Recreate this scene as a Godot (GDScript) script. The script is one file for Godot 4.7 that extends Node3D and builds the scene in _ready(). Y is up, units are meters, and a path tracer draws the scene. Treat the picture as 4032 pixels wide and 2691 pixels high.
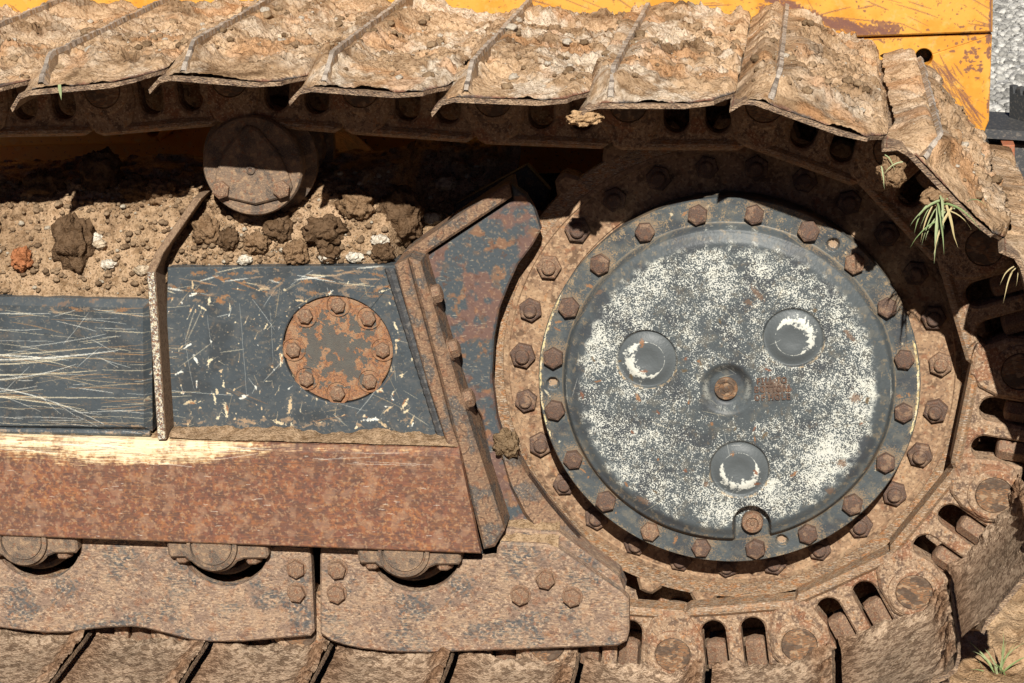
extends Node3D

const N := 1024
const MASK := 1024 * 1024 - 1
var noises := {}
var M := {}
var rng := RandomNumberGenerator.new()
var fine := FastNoiseLite.new()
var lump := FastNoiseLite.new()
var broad := FastNoiseLite.new()
var crust := FastNoiseLite.new()

# ------------------------------------------------------------------ nodes
func tag(o: Node3D, label: String, category: String, group := "", kind := "") -> Node3D:
	if label: o.set_meta("label", label)
	if category: o.set_meta("category", category)
	if group: o.set_meta("group", group)
	if kind: o.set_meta("kind", kind)
	return o

func thing(called: String, at := Vector3.ZERO, turn_z := 0.0) -> Node3D:
	var o := Node3D.new()
	o.name = called
	add_child(o, true)
	o.position = at
	o.rotation.z = turn_z
	return o

func part(called: String, mesh: Mesh, m: Material, parent: Node3D = null, at := Vector3.ZERO) -> MeshInstance3D:
	var o := MeshInstance3D.new()
	o.name = called
	o.mesh = mesh
	o.material_override = m
	if parent: parent.add_child(o, true)
	else: add_child(o, true)
	o.position = at
	return o

# ------------------------------------------------------------------ meshes
class Soup:
	var v := PackedVector3Array()
	var n := PackedVector3Array()
	var c := PackedColorArray()
	var tint := Color.WHITE
	func tri(a: Vector3, b: Vector3, d: Vector3, out: Vector3) -> void:
		var x := (b - a).cross(d - a)
		if x.length_squared() < 1e-18: return
		if x.dot(out) > 0.0:
			var t := b
			b = d
			d = t
			x = -x
		x = -x.normalized()
		v.append(a); v.append(b); v.append(d)
		n.append(x); n.append(x); n.append(x)
		c.append(tint); c.append(tint); c.append(tint)
	func quad(a: Vector3, b: Vector3, d: Vector3, e: Vector3, out: Vector3) -> void:
		tri(a, b, d, out)
		tri(a, d, e, out)
	func tri_n(a: Vector3, b: Vector3, d: Vector3, na: Vector3, nb: Vector3, nd: Vector3) -> void:
		var x := (b - a).cross(d - a)
		if x.length_squared() < 1e-20: return
		v.append(a); n.append(na)
		if x.dot(na + nb + nd) > 0.0:
			v.append(d); v.append(b); n.append(nd); n.append(nb)
		else:
			v.append(b); v.append(d); n.append(nb); n.append(nd)
		c.append(tint); c.append(tint); c.append(tint)
	func box(lo: Vector3, hi: Vector3, b := 0.0015) -> void:
		var p := PackedVector2Array([Vector2(lo.x, lo.y), Vector2(hi.x, lo.y), Vector2(hi.x, hi.y), Vector2(lo.x, hi.y)])
		prism(p, lo.z, hi.z, b)
	# a plate with the outline p in x and y, from z0 (back) to z1 (front), its front edge chamfered
	func prism(p: PackedVector2Array, z0: float, z1: float, b := 0.002, front := true) -> void:
		if Geometry2D.is_polygon_clockwise(p):
			p.reverse()
		var k := p.size()
		var q := PackedVector2Array()
		for i in k:
			var e0 := (p[i] - p[(i + k - 1) % k]).normalized()
			var e1 := (p[(i + 1) % k] - p[i]).normalized()
			var n0 := Vector2(e0.y, -e0.x)
			var n1 := Vector2(e1.y, -e1.x)
			var m := n0 + n1
			var l := maxf(m.length_squared(), 0.35)
			q.append(p[i] - m * (2.0 * b / l))
		var idx := Geometry2D.triangulate_polygon(q)
		for i in range(0, idx.size(), 3):
			var a := q[idx[i]]
			var d := q[idx[i + 1]]
			var e := q[idx[i + 2]]
			tri(Vector3(a.x, a.y, z1), Vector3(d.x, d.y, z1), Vector3(e.x, e.y, z1), Vector3(0, 0, 1))
		var idb := Geometry2D.triangulate_polygon(p)
		for i in range(0, idb.size(), 3):
			var a := p[idb[i]]
			var d := p[idb[i + 1]]
			var e := p[idb[i + 2]]
			tri(Vector3(a.x, a.y, z0), Vector3(d.x, d.y, z0), Vector3(e.x, e.y, z0), Vector3(0, 0, -1))
		for i in k:
			var j := (i + 1) % k
			if p[i].distance_to(p[j]) < 1e-6: continue
			var ed := (p[j] - p[i]).normalized()
			var o := Vector3(ed.y, -ed.x, 0)
			quad(Vector3(p[i].x, p[i].y, z0), Vector3(p[j].x, p[j].y, z0), Vector3(p[j].x, p[j].y, z1 - b), Vector3(p[i].x, p[i].y, z1 - b), o)
			quad(Vector3(p[i].x, p[i].y, z1 - b), Vector3(p[j].x, p[j].y, z1 - b), Vector3(q[j].x, q[j].y, z1), Vector3(q[i].x, q[i].y, z1), o + Vector3(0, 0, 1))
	# turned about the z axis through c; profile of (radius, z) from the outer back to the middle of the front
	func lathe(prof: Array, seg: int, c0 := Vector3.ZERO, phase := 0.0, flat := false) -> void:
		for k in prof.size() - 1:
			var a: Vector2 = prof[k]
			var b: Vector2 = prof[k + 1]
			var d := (b - a)
			if d.length() < 1e-7: continue
			var nn := Vector2(d.y, -d.x).normalized()
			for i in seg:
				var t0 := TAU * i / seg + phase
				var t1 := TAU * (i + 1) / seg + phase
				var r0 := Vector3(cos(t0), sin(t0), 0)
				var r1 := Vector3(cos(t1), sin(t1), 0)
				var n0 := (r0 * nn.x + Vector3(0, 0, nn.y)).normalized()
				var n1 := (r1 * nn.x + Vector3(0, 0, nn.y)).normalized()
				if flat:
					n0 = ((r0 + r1).normalized() * nn.x + Vector3(0, 0, nn.y)).normalized()
					n1 = n0
				var A := c0 + r0 * a.x + Vector3(0, 0, a.y)
				var B := c0 + r1 * a.x + Vector3(0, 0, a.y)
				var C := c0 + r1 * b.x + Vector3(0, 0, b.y)
				var D := c0 + r0 * b.x + Vector3(0, 0, b.y)
				tri_n(A, B, C, n0, n1, n1)
				tri_n(A, C, D, n0, n1, n0)
	# closed sections joined one after the other, with caps
	func loft(secs: Array) -> void:
		var k: int = secs[0].size()
		for s in secs.size() - 1:
			var A: PackedVector3Array = secs[s]
			var B: PackedVector3Array = secs[s + 1]
			var mid := Vector3.ZERO
			for i in k: mid += A[i] + B[i]
			mid /= 2.0 * k
			for i in k:
				var j := (i + 1) % k
				var cc := (A[i] + A[j] + B[i] + B[j]) / 4.0
				var nn := (A[j] - A[i]).cross(B[i] - A[i])
				if nn.dot(cc - mid) < 0.0: nn = -nn
				quad(A[i], A[j], B[j], B[i], nn)
		for e in [0, secs.size() - 1]:
			var P: PackedVector3Array = secs[e]
			var mm := Vector3.ZERO
			for x in P: mm += x
			mm /= k
			var other: PackedVector3Array = secs[1 if e == 0 else secs.size() - 2]
			var way := P[0] - other[0]
			var level := true
			for x in P: level = level and absf(x.z - P[0].z) < 1e-6
			if level:
				var flat := PackedVector2Array()
				for x in P: flat.append(Vector2(x.x, x.y))
				var ix := Geometry2D.triangulate_polygon(flat)
				for i in range(0, ix.size(), 3): tri(P[ix[i]], P[ix[i + 1]], P[ix[i + 2]], way)
				if ix.size(): continue
			for i in k: tri(mm, P[i], P[(i + 1) % k], way)
	func done() -> ArrayMesh:
		var a := []
		a.resize(Mesh.ARRAY_MAX)
		a[Mesh.ARRAY_VERTEX] = v
		a[Mesh.ARRAY_NORMAL] = n
		a[Mesh.ARRAY_COLOR] = c
		var m := ArrayMesh.new()
		m.add_surface_from_arrays(Mesh.PRIMITIVE_TRIANGLES, a)
		return m

func pts(a: Array) -> PackedVector2Array:
	var p := PackedVector2Array()
	for i in range(0, a.size(), 2): p.append(Vector2(a[i], a[i + 1]))
	return p

func arc(c: Vector2, r: float, d0: float, d1: float, k: int) -> PackedVector2Array:
	var p := PackedVector2Array()
	for i in k + 1:
		var t := deg_to_rad(lerpf(d0, d1, float(i) / k))
		p.append(c + Vector2(cos(t), sin(t)) * r)
	return p

# an outline with a round hole, joined by a cut from the hole to the outline
func holed(p: PackedVector2Array, c: Vector2, r: float, k := 48) -> PackedVector2Array:
	if Geometry2D.is_polygon_clockwise(p): p.reverse()
	var best := 0
	for i in p.size():
		if p[i].distance_to(c) < p[best].distance_to(c): best = i
	var a0 := (p[best] - c).angle()
	var out := PackedVector2Array()
	for i in best + 1: out.append(p[i])
	for i in k + 1:
		var t := a0 - TAU * i / k
		var e := 2e-5 if i == k else 0.0
		out.append(c + Vector2(cos(t), sin(t)) * r + Vector2(-sin(a0), cos(a0)) * e * -1.0)
	out.append(p[best] + Vector2(sin(a0), -cos(a0)) * -2e-5)
	for i in range(best + 1, p.size()): out.append(p[i])
	return out

func plate(p: PackedVector2Array, z0: float, z1: float, b := 0.002) -> ArrayMesh:
	var s := Soup.new()
	s.prism(p, z0, z1, b)
	return s.done()

func bolt_mesh(r: float, h: float, washer := 0.0, stud := 0.0, phase := 0.0) -> ArrayMesh:
	var s := Soup.new()
	if washer > 0.0:
		s.lathe([Vector2(washer, -0.004), Vector2(washer, 0.002), Vector2(washer - 0.001, 0.003), Vector2(r * 0.7, 0.003)], 28)
	var z := 0.003 if washer > 0.0 else 0.0
	s.lathe([Vector2(r, -0.004), Vector2(r, z + h * 0.84), Vector2(r * 0.86, z + h), Vector2(0.0, z + h)], 6, Vector3.ZERO, phase, true)
	if stud > 0.0:
		s.lathe([Vector2(r * 0.62, z + h + 0.0004), Vector2(r * 0.56, z + h + 0.0012), Vector2(r * 0.54, z + h + stud * 0.75), Vector2(r * 0.42, z + h + stud), Vector2(0, z + h + stud * 1.05)], 20)
	else:
		s.lathe([Vector2(r * 0.74, z + h + 0.0002), Vector2(r * 0.66, z + h + 0.0012), Vector2(0, z + h + 0.0016)], 18)
	return s.done()

# a surface on a grid: f(i, j) gives the point, g(i, j) the colour
func grid(ni: int, nj: int, P: PackedVector3Array, C: PackedColorArray, up: Vector3, wrap := false) -> ArrayMesh:
	var nrm := PackedVector3Array()
	nrm.resize(P.size())
	for i in ni:
		for j in nj:
			var i0 := i * nj
			var a := P[i0 + (j - 1 if j > 0 else (nj - 2 if wrap else 0))]
			var b := P[i0 + (j + 1 if j < nj - 1 else (1 if wrap else nj - 1))]
			var d := P[maxi(i - 1, 0) * nj + j]
			var e := P[mini(i + 1, ni - 1) * nj + j]
			var x := (b - a).cross(e - d)
			if x.dot(up) < 0.0: x = -x
			nrm[i0 + j] = x.normalized() if x.length_squared() > 1e-20 else up
	var idx := PackedInt32Array()
	idx.resize((ni - 1) * (nj - 1) * 6)
	var t := (P[1] - P[0]).cross(P[nj] - P[0])
	var mi := (ni / 2) * nj + nj / 2
	t = (P[mi + 1] - P[mi]).cross(P[mi + nj] - P[mi])
	var flip := t.dot(up) < 0.0
	var w := 0
	for i in ni - 1:
		for j in nj - 1:
			var a := i * nj + j
			var b := a + 1
			var d := a + nj
			var e := d + 1
			if flip:
				idx[w] = a; idx[w + 1] = b; idx[w + 2] = e; idx[w + 3] = a; idx[w + 4] = e; idx[w + 5] = d
			else:
				idx[w] = a; idx[w + 1] = e; idx[w + 2] = b; idx[w + 3] = a; idx[w + 4] = d; idx[w + 5] = e
			w += 6
	var ar := []
	ar.resize(Mesh.ARRAY_MAX)
	ar[Mesh.ARRAY_VERTEX] = P
	ar[Mesh.ARRAY_NORMAL] = nrm
	if C.size(): ar[Mesh.ARRAY_COLOR] = C
	ar[Mesh.ARRAY_INDEX] = idx
	var m := ArrayMesh.new()
	m.add_surface_from_arrays(Mesh.PRIMITIVE_TRIANGLES, ar)
	return m

# a lump of earth or a stone: a sphere pushed in and out by noise
func rock_mesh(sd: int, rough: float, sharp: float, rings := 20) -> ArrayMesh:
	var nz := FastNoiseLite.new()
	nz.seed = sd
	nz.frequency = 0.9
	nz.fractal_octaves = 4
	nz.fractal_gain = sharp
	var nj := rings * 2 + 1
	var P := PackedVector3Array()
	var C := PackedColorArray()
	for i in rings + 1:
		var th := PI * i / rings
		for j in nj:
			var ph := TAU * (j % (nj - 1)) / (nj - 1)
			var d := Vector3(sin(th) * cos(ph), cos(th), sin(th) * sin(ph))
			var r := 1.0 + rough * nz.get_noise_3dv(d * 1.6) + rough * 0.35 * nz.get_noise_3dv(d.snapped(Vector3(0.5, 0.5, 0.5)) * 2.6 + Vector3(7, 3, 1))
			P.append(d * r)
			var sh := 0.86 + 0.28 * nz.get_noise_3dv(d * 5.0 + Vector3(2, 9, 4))
			C.append(Color(sh, sh, sh))
	# normals outward
	var mesh := grid(rings + 1, nj, P, C, Vector3.UP, true)
	var a := mesh.surface_get_arrays(0)
	var nn: PackedVector3Array = a[Mesh.ARRAY_NORMAL]
	for i in nn.size():
		if nn[i].dot(P[i]) < 0.0: nn[i] = -nn[i]
	a[Mesh.ARRAY_NORMAL] = nn
	var ix: PackedInt32Array = a[Mesh.ARRAY_INDEX]
	for q in range(0, ix.size(), 3):
		var x := (P[ix[q + 1]] - P[ix[q]]).cross(P[ix[q + 2]] - P[ix[q]])
		if x.dot(P[ix[q]]) > 0.0:
			var tt := ix[q + 1]
			ix[q + 1] = ix[q + 2]
			ix[q + 2] = tt
	a[Mesh.ARRAY_INDEX] = ix
	var m := ArrayMesh.new()
	m.add_surface_from_arrays(Mesh.PRIMITIVE_TRIANGLES, a)
	return m

# ------------------------------------------------------------------ textures
func noise(called: String, sd: int, freq: float, oct := 4, kind := FastNoiseLite.TYPE_SIMPLEX_SMOOTH, fract := FastNoiseLite.FRACTAL_FBM, gain := 0.5) -> void:
	var f := FastNoiseLite.new()
	f.seed = sd
	f.frequency = freq
	f.noise_type = kind
	f.fractal_type = fract
	f.fractal_octaves = oct
	f.fractal_gain = gain
	var im := f.get_seamless_image(N, N, false, false, 0.1, true)
	im.convert(Image.FORMAT_L8)
	noises[called] = im.get_data()

func lin(c: Color) -> Color:
	return c.linear_to_srgb()

func ramp(lo: float, hi: float, a: float) -> PackedByteArray:
	var l := PackedByteArray()
	l.resize(256)
	for i in 256:
		var t := clampf((i / 255.0 - lo) / (hi - lo), 0.0, 1.0)
		l[i] = int(255.0 * a * t * t * (3.0 - 2.0 * t))
	return l

# a layer is [linear colour, noise, lo, hi, strength, offset] and, if it is to be patchy, [..., noise, lo, hi]
func skin(base: Color, layers: Array) -> Image:
	var im := Image.create(N, N, false, Image.FORMAT_RGBA8)
	im.fill(lin(base))
	for L in layers:
		var col := lin(L[0])
		var one := Image.create(1, 1, false, Image.FORMAT_RGBA8)
		one.fill(Color(col.r, col.g, col.b, 0))
		var lay := Image.create(N, N, false, Image.FORMAT_RGBA8)
		lay.fill(Color(col.r, col.g, col.b, 0))
		var d := lay.get_data()
		var nd: PackedByteArray = noises[L[1]]
		var lut := ramp(L[2], L[3], L[4])
		var off: int = L[5]
		if L.size() > 6:
			var n2: PackedByteArray = noises[L[6]]
			var l2 := ramp(L[7], L[8], 1.0)
			for i in N * N:
				d[i * 4 + 3] = (lut[nd[(i + off) & MASK]] * l2[n2[(i + off * 3) & MASK]]) >> 8
		else:
			for i in N * N:
				d[i * 4 + 3] = lut[nd[(i + off) & MASK]]
		im.blend_rect(Image.create_from_data(N, N, false, Image.FORMAT_RGBA8, d), Rect2i(0, 0, N, N), Vector2i.ZERO)
	return im

func dab(im: Image, x: int, y: int, c: Color, a: float) -> void:
	if x < 0 or y < 0 or x >= N or y >= N or a <= 0.0: return
	im.set_pixel(x, y, im.get_pixel(x, y).lerp(c, minf(a, 1.0)))

func scratch(im: Image, x: float, y: float, ang: float, length: float, w: float, c: Color, a := 0.9) -> void:
	var d := Vector2(cos(ang), sin(ang))
	var bend := rng.randf_range(-0.0016, 0.0016)
	var p := Vector2(x, y)
	var col := lin(c)
	var steps := int(length)
	for s in steps:
		var t := float(s) / length
		var ww := w * (0.35 + 0.65 * sin(PI * t)) * (0.7 + 0.5 * rng.randf())
		var h := int(ceil(ww))
		for k in range(-h, h + 1):
			var o := p + Vector2(-d.y, d.x) * k
			dab(im, int(o.x), int(o.y), col, a * clampf(ww + 0.5 - absf(k), 0.0, 1.0) * (0.55 + 0.45 * rng.randf()))
		p += d
		d = d.rotated(bend)

func blot(im: Image, x: float, y: float, rx: float, ry: float, ang: float, c: Color, a := 0.9) -> void:
	var col := lin(c)
	var R := int(maxf(rx, ry) * 1.3) + 2
	var ph := rng.randf() * 100.0
	for j in range(-R, R + 1):
		for i in range(-R, R + 1):
			var v := Vector2(i, j).rotated(-ang)
			var q := sqrt(v.x * v.x / (rx * rx) + v.y * v.y / (ry * ry)) + 0.9 * fine.get_noise_2d((x + i) * 8.0 + ph, (y + j) * 8.0)
			dab(im, int(x) + i, int(y) + j, col, a * clampf((1.0 - q) * 4.0, 0.0, 1.0))

func bump(called: String) -> ImageTexture:
	return ImageTexture.create_from_image(Image.create_from_data(N, N, false, Image.FORMAT_L8, noises[called]))

func material(im: Image, size: Vector2, origin: Vector2, rough: float, b: ImageTexture = null, cm := 0.1, spec := 0.4) -> StandardMaterial3D:
	var m := StandardMaterial3D.new()
	if im: m.albedo_texture = ImageTexture.create_from_image(im)
	m.uv1_triplanar = true
	m.uv1_world_triplanar = true
	m.uv1_triplanar_sharpness = 6.0
	m.uv1_scale = Vector3(1.0 / size.x, 1.0 / size.y, 1.0 / size.x)
	# the picture's top left corner stands at origin
	m.uv1_offset = Vector3(-origin.x / size.x, -origin.y / size.y, 0.13)
	m.roughness = rough
	m.metallic_specular = spec
	if b:
		m.heightmap_enabled = true
		m.heightmap_texture = b
		m.heightmap_scale = cm
	return m

# a place in the world, in pixels of a picture laid out by material()
func px(size: Vector2, origin: Vector2, x: float, y: float) -> Vector2:
	return Vector2((x - origin.x) / size.x * N, (origin.y - y) / size.y * N)

const TAN := Color(0.42, 0.275, 0.165)
const BROWN := Color(0.12, 0.072, 0.045)
const RUST := Color(0.22, 0.088, 0.045)
const ORANGE := Color(0.37, 0.165, 0.065)
const GREY := Color(0.062, 0.075, 0.085)
const CREAM := Color(0.72, 0.62, 0.42)
const PALE := Color(0.78, 0.77, 0.68)
const YELLOW := Color(0.7, 0.345, 0.055)

func make_materials() -> void:
	noise("grain", 11, 0.11, 3)
	noise("dots", 31, 0.2, 2)
	noise("speck", 12, 0.055, 3)
	noise("mid", 13, 0.022, 5)
	noise("wide", 14, 0.007, 5)
	noise("cells", 15, 0.05, 2, FastNoiseLite.TYPE_CELLULAR, FastNoiseLite.FRACTAL_FBM)
	noise("ridge", 16, 0.018, 4, FastNoiseLite.TYPE_SIMPLEX_SMOOTH, FastNoiseLite.FRACTAL_RIDGED)
	noise("crumb", 17, 0.03, 5, FastNoiseLite.TYPE_SIMPLEX_SMOOTH, FastNoiseLite.FRACTAL_FBM, 0.72)
	noise("pit", 18, 0.07, 4, FastNoiseLite.TYPE_SIMPLEX, FastNoiseLite.FRACTAL_FBM, 0.65)
	# streaks: the speck noise stretched sideways
	var st := PackedByteArray()
	st.resize(N * N)
	var src: PackedByteArray = noises["speck"]
	for y in N:
		for x in N:
			st[y * N + x] = src[((y * 5) & 1023) * N + (x >> 1)]
	noises["streak"] = st
	var b_grain := bump("pit")
	var b_crumb := bump("crumb")
	# dusty rusted steel: sprocket, links
	var im := skin(Color(0.3, 0.187, 0.113), [
		[BROWN, "mid", 0.5, 0.75, 0.75, 0], [TAN, "wide", 0.45, 0.75, 0.7, 5000], [RUST, "mid", 0.6, 0.8, 0.55, 90000, "wide", 0.4, 0.6],
		[Color(0.5, 0.345, 0.215), "speck", 0.52, 0.7, 0.7, 33000], [Color(0.09, 0.06, 0.045), "pit", 0.62, 0.78, 0.5, 71000], [ORANGE, "crumb", 0.66, 0.8, 0.5, 1000]])
	M.dusty = material(im, Vector2(0.7, 0.7), Vector2(0.1, 0.05), 0.85, b_grain, 0.08)
	im = skin(Color(0.3, 0.198, 0.125), [
		[Color(0.11, 0.072, 0.05), "mid", 0.52, 0.66, 0.75, 0], [Color(0.43, 0.3, 0.19), "crumb", 0.5, 0.66, 0.8, 5000], [RUST, "wide", 0.56, 0.7, 0.6, 90000], [ORANGE, "crumb", 0.62, 0.74, 0.6, 700000], [Color(0.56, 0.42, 0.29), "pit", 0.6, 0.72, 0.7, 33000], [Color(0.09, 0.06, 0.045), "pit", 0.66, 0.78, 0.6, 71000]])
	M.link = material(im, Vector2(0.62, 0.62), Vector2(0.31, 0.17), 0.85, b_grain, 0.14)
	# bolt heads: darker rust
	im = skin(Color(0.108, 0.07, 0.053), [
		[RUST, "mid", 0.55, 0.74, 0.4, 0], [TAN, "wide", 0.56, 0.74, 0.45, 7000], [Color(0.06, 0.045, 0.04), "speck", 0.6, 0.75, 0.6, 1234], [Color(0.4, 0.25, 0.14), "pit", 0.66, 0.76, 0.5, 555]])
	M.bolt = material(im, Vector2(0.22, 0.22), Vector2(0.03, 0.02), 0.7, b_grain, 0.05)
	im = skin(Color(0.21, 0.135, 0.09), [
		[RUST, "mid", 0.5, 0.72, 0.55, 400000], [TAN, "speck", 0.5, 0.72, 0.7, 7000], [Color(0.09, 0.055, 0.04), "pit", 0.62, 0.76, 0.7, 1234]])
	M.dusty_bolt = material(im, Vector2(0.25, 0.25), Vector2(0.03, 0.02), 0.8, b_grain, 0.06)
	# pin ends rubbed to rust and steel
	im = skin(Color(0.19, 0.12, 0.076), [
		[Color(0.07, 0.052, 0.04), "streak", 0.5, 0.57, 0.85, 0], [ORANGE, "streak", 0.54, 0.62, 0.85, 40000], [Color(0.4, 0.28, 0.18), "mid", 0.54, 0.66, 0.7, 9], [Color(0.06, 0.045, 0.036), "wide", 0.52, 0.58, 0.6, 0]])
	M.pin = material(im, Vector2(0.4, 0.3), Vector2(0.03, 0.0), 0.55, b_grain, 0.03)
	# rubbed rail faces
	im = skin(Color(0.3, 0.19, 0.11), [
		[ORANGE, "mid", 0.5, 0.66, 0.85, 0], [TAN, "crumb", 0.52, 0.68, 0.7, 44], [Color(0.07, 0.06, 0.055), "streak", 0.56, 0.66, 0.9, 300000, "wide", 0.4, 0.56], [Color(0.62, 0.55, 0.46), "streak", 0.62, 0.7, 0.8, 500000], [BROWN, "pit", 0.6, 0.74, 0.7, 900]])
	M.rail = material(im, Vector2(0.5, 0.36), Vector2(0.07, 0.03), 0.6, b_grain, 0.05)
	# dark dusty steel (carrier roller, roller caps)
	im = skin(Color(0.2, 0.14, 0.098), [
		[TAN, "mid", 0.5, 0.78, 0.7, 0], [Color(0.07, 0.06, 0.055), "wide", 0.5, 0.7, 0.6, 800], [Color(0.33, 0.22, 0.14), "pit", 0.55, 0.72, 0.6, 6000], [RUST, "mid", 0.62, 0.8, 0.5, 123456]])
	M.roller = material(im, Vector2(0.3, 0.3), Vector2(0.5, 0.1), 0.8, b_grain, 0.08)
	# black oily paint
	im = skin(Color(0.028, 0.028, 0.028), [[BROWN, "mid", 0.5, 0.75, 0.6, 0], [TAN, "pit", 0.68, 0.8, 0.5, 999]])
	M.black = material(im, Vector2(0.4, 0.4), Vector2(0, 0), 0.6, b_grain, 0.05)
	# rock guards: rust with pale dried specks
	im = skin(Color(0.235, 0.16, 0.117), [
		[RUST, "mid", 0.54, 0.74, 0.45, 0], [GREY, "wide", 0.52, 0.66, 0.75, 20000, "speck", 0.3, 0.6], [ORANGE, "crumb", 0.6, 0.78, 0.5, 70000],
		[Color(0.46, 0.32, 0.205), "streak", 0.5, 0.64, 0.8, 4000, "wide", 0.25, 0.6], [Color(0.56, 0.41, 0.275), "pit", 0.54, 0.68, 0.7, 640000, "mid", 0.3, 0.6], [Color(0.42, 0.29, 0.19), "wide", 0.52, 0.7, 0.4, 777777], [Color(0.11, 0.075, 0.06), "crumb", 0.58, 0.7, 0.55, 123], [Color(0.07, 0.055, 0.045), "pit", 0.68, 0.8, 0.5, 100]])
	M.guard = material(im, Vector2(0.72, 0.6), Vector2(0.2, 0.1), 0.85, b_grain, 0.16)
	# bracket: dark grey paint gone to rust in sheets
	im = skin(GREY, [
		[Color(0.16, 0.088, 0.07), "wide", 0.44, 0.54, 0.9, 0, "mid", 0.22, 0.45], [Color(0.25, 0.12, 0.062), "mid", 0.56, 0.7, 0.8, 200000, "wide", 0.3, 0.55],
		[TAN, "pit", 0.66, 0.78, 0.4, 31000], [CREAM, "streak", 0.72, 0.8, 0.5, 9000, "mid", 0.5, 0.62], [Color(0.1, 0.05, 0.035), "crumb", 0.64, 0.76, 0.6, 50]])
	M.bracket = material(im, Vector2(0.9, 0.9), Vector2(-0.5, 0.41), 0.7, b_grain, 0.05)
	im = skin(Color(0.19, 0.112, 0.073), [
		[Color(0.34, 0.225, 0.135), "streak", 0.5, 0.7, 0.8, 0], [GREY, "wide", 0.48, 0.64, 0.6, 333], [RUST, "mid", 0.56, 0.74, 0.4, 70000], [TAN, "pit", 0.6, 0.76, 0.7, 4321], [Color(0.06, 0.04, 0.03), "ridge", 0.7, 0.85, 0.6, 77]])
	M.strip = material(im, Vector2(0.5, 0.5), Vector2(0.15, 0.12), 0.8, b_grain, 0.05)
	# mud: grain only, the hue comes from the vertices
	im = skin(Color(0.95, 0.93, 0.9), [
		[Color(0.6, 0.55, 0.49), "crumb", 0.5, 0.7, 0.7, 0], [Color(1, 1, 1), "pit", 0.56, 0.72, 0.6, 60000], [Color(0.33, 0.28, 0.22), "pit", 0.65, 0.76, 0.7, 7777], [Color(0.45, 0.39, 0.32), "mid", 0.58, 0.7, 0.55, 444444]])
	M.mud = material(im, Vector2(0.5, 0.5), Vector2(0.05, 0.07), 0.95, b_grain, 0.25, 0.15)
	M.mud.vertex_color_use_as_albedo = true
	M.clod = M.mud
	im = skin(Color(0.95, 0.93, 0.9), [
		[Color(0.22, 0.18, 0.16), "streak", 0.48, 0.58, 0.85, 0, "wide", 0.44, 0.56], [Color(0.45, 0.4, 0.35), "crumb", 0.52, 0.66, 0.8, 5000], [Color(1, 1, 1), "pit", 0.56, 0.7, 0.8, 60000], [Color(0.3, 0.26, 0.24), "mid", 0.54, 0.64, 0.7, 250000]])
	M.smear = material(im, Vector2(0.5, 0.3), Vector2(0.05, 0.07), 0.95, b_grain, 0.25, 0.15)
	M.smear.vertex_color_use_as_albedo = true
	M.stone = material(skin(Color(0.85, 0.84, 0.82), [[Color(0.5, 0.48, 0.44), "mid", 0.5, 0.75, 0.7, 0]]), Vector2(0.1, 0.1), Vector2(0, 0), 0.9, b_grain, 0.05, 0.2)
	M.stone.vertex_color_use_as_albedo = true
	# inner faces of the shoes: smeared mud over dark steel
	im = skin(Color(0.33, 0.22, 0.14), [
		[Color(0.5, 0.36, 0.235), "crumb", 0.5, 0.66, 0.8, 80000], [Color(0.085, 0.06, 0.05), "streak", 0.5, 0.58, 0.85, 0, "wide", 0.42, 0.54], [BROWN, "mid", 0.58, 0.72, 0.7, 500], [Color(0.055, 0.05, 0.05), "pit", 0.66, 0.78, 0.6, 4545]])
	M.shoe = material(im, Vector2(0.46, 0.3), Vector2(0.1, 0.1), 0.85, b_grain, 0.3)
	# worn grouser: steel, by its vertices
	im = skin(Color(0.8, 0.8, 0.8), [[Color(0.3, 0.27, 0.25), "streak", 0.5, 0.64, 0.8, 0], [Color(1, 1, 1), "pit", 0.6, 0.7, 0.8, 90]])
	M.grouser = material(im, Vector2(0.16, 0.16), Vector2(0, 0), 0.6, b_grain, 0.12)
	M.grouser.vertex_color_use_as_albedo = true
	paint_panels(b_grain)
	paint_guard(b_grain)
	paint_cover(b_grain)
	paint_body(b_grain)
	# ground
	im = skin(Color(0.16, 0.105, 0.065), [[Color(0.3, 0.22, 0.15), "speck", 0.55, 0.7, 0.7, 0], [Color(0.08, 0.05, 0.03), "crumb", 0.56, 0.72, 0.7, 40000], [Color(0.45, 0.42, 0.37), "pit", 0.7, 0.78, 0.7, 90000]])
	M.ground = material(im, Vector2(0.5, 0.5), Vector2(0, 0), 0.95, b_crumb, 1.2, 0.15)
	im = skin(Color(0.5, 0.49, 0.46), [[Color(0.75, 0.74, 0.71), "cells", 0.4, 0.6, 0.8, 0], [Color(0.22, 0.21, 0.19), "crumb", 0.6, 0.75, 0.8, 40000]])
	M.gravel = material(im, Vector2(1.5, 1.5), Vector2(0, 0), 0.95, b_crumb, 3.0, 0.15)
	im = skin(Color(0.06, 0.063, 0.066), [[Color(0.2, 0.17, 0.14), "mid", 0.55, 0.75, 0.6, 0], [Color(0.3, 0.28, 0.25), "streak", 0.68, 0.8, 0.5, 40]])
	M.step = material(im, Vector2(0.3, 0.3), Vector2(0, 0), 0.5, b_grain, 0.03)
	M.red = material(skin(Color(0.4, 0.13, 0.06), [[Color(0.3, 0.2, 0.14), "mid", 0.5, 0.7, 0.6, 0]]), Vector2(0.3, 0.3), Vector2(0, 0), 0.7)
	var g := StandardMaterial3D.new()
	g.vertex_color_use_as_albedo = true
	g.roughness = 0.6
	g.cull_mode = BaseMaterial3D.CULL_DISABLED
	g.backlight_enabled = true
	g.backlight = Color(0.25, 0.35, 0.12)
	M.grass = g

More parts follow.
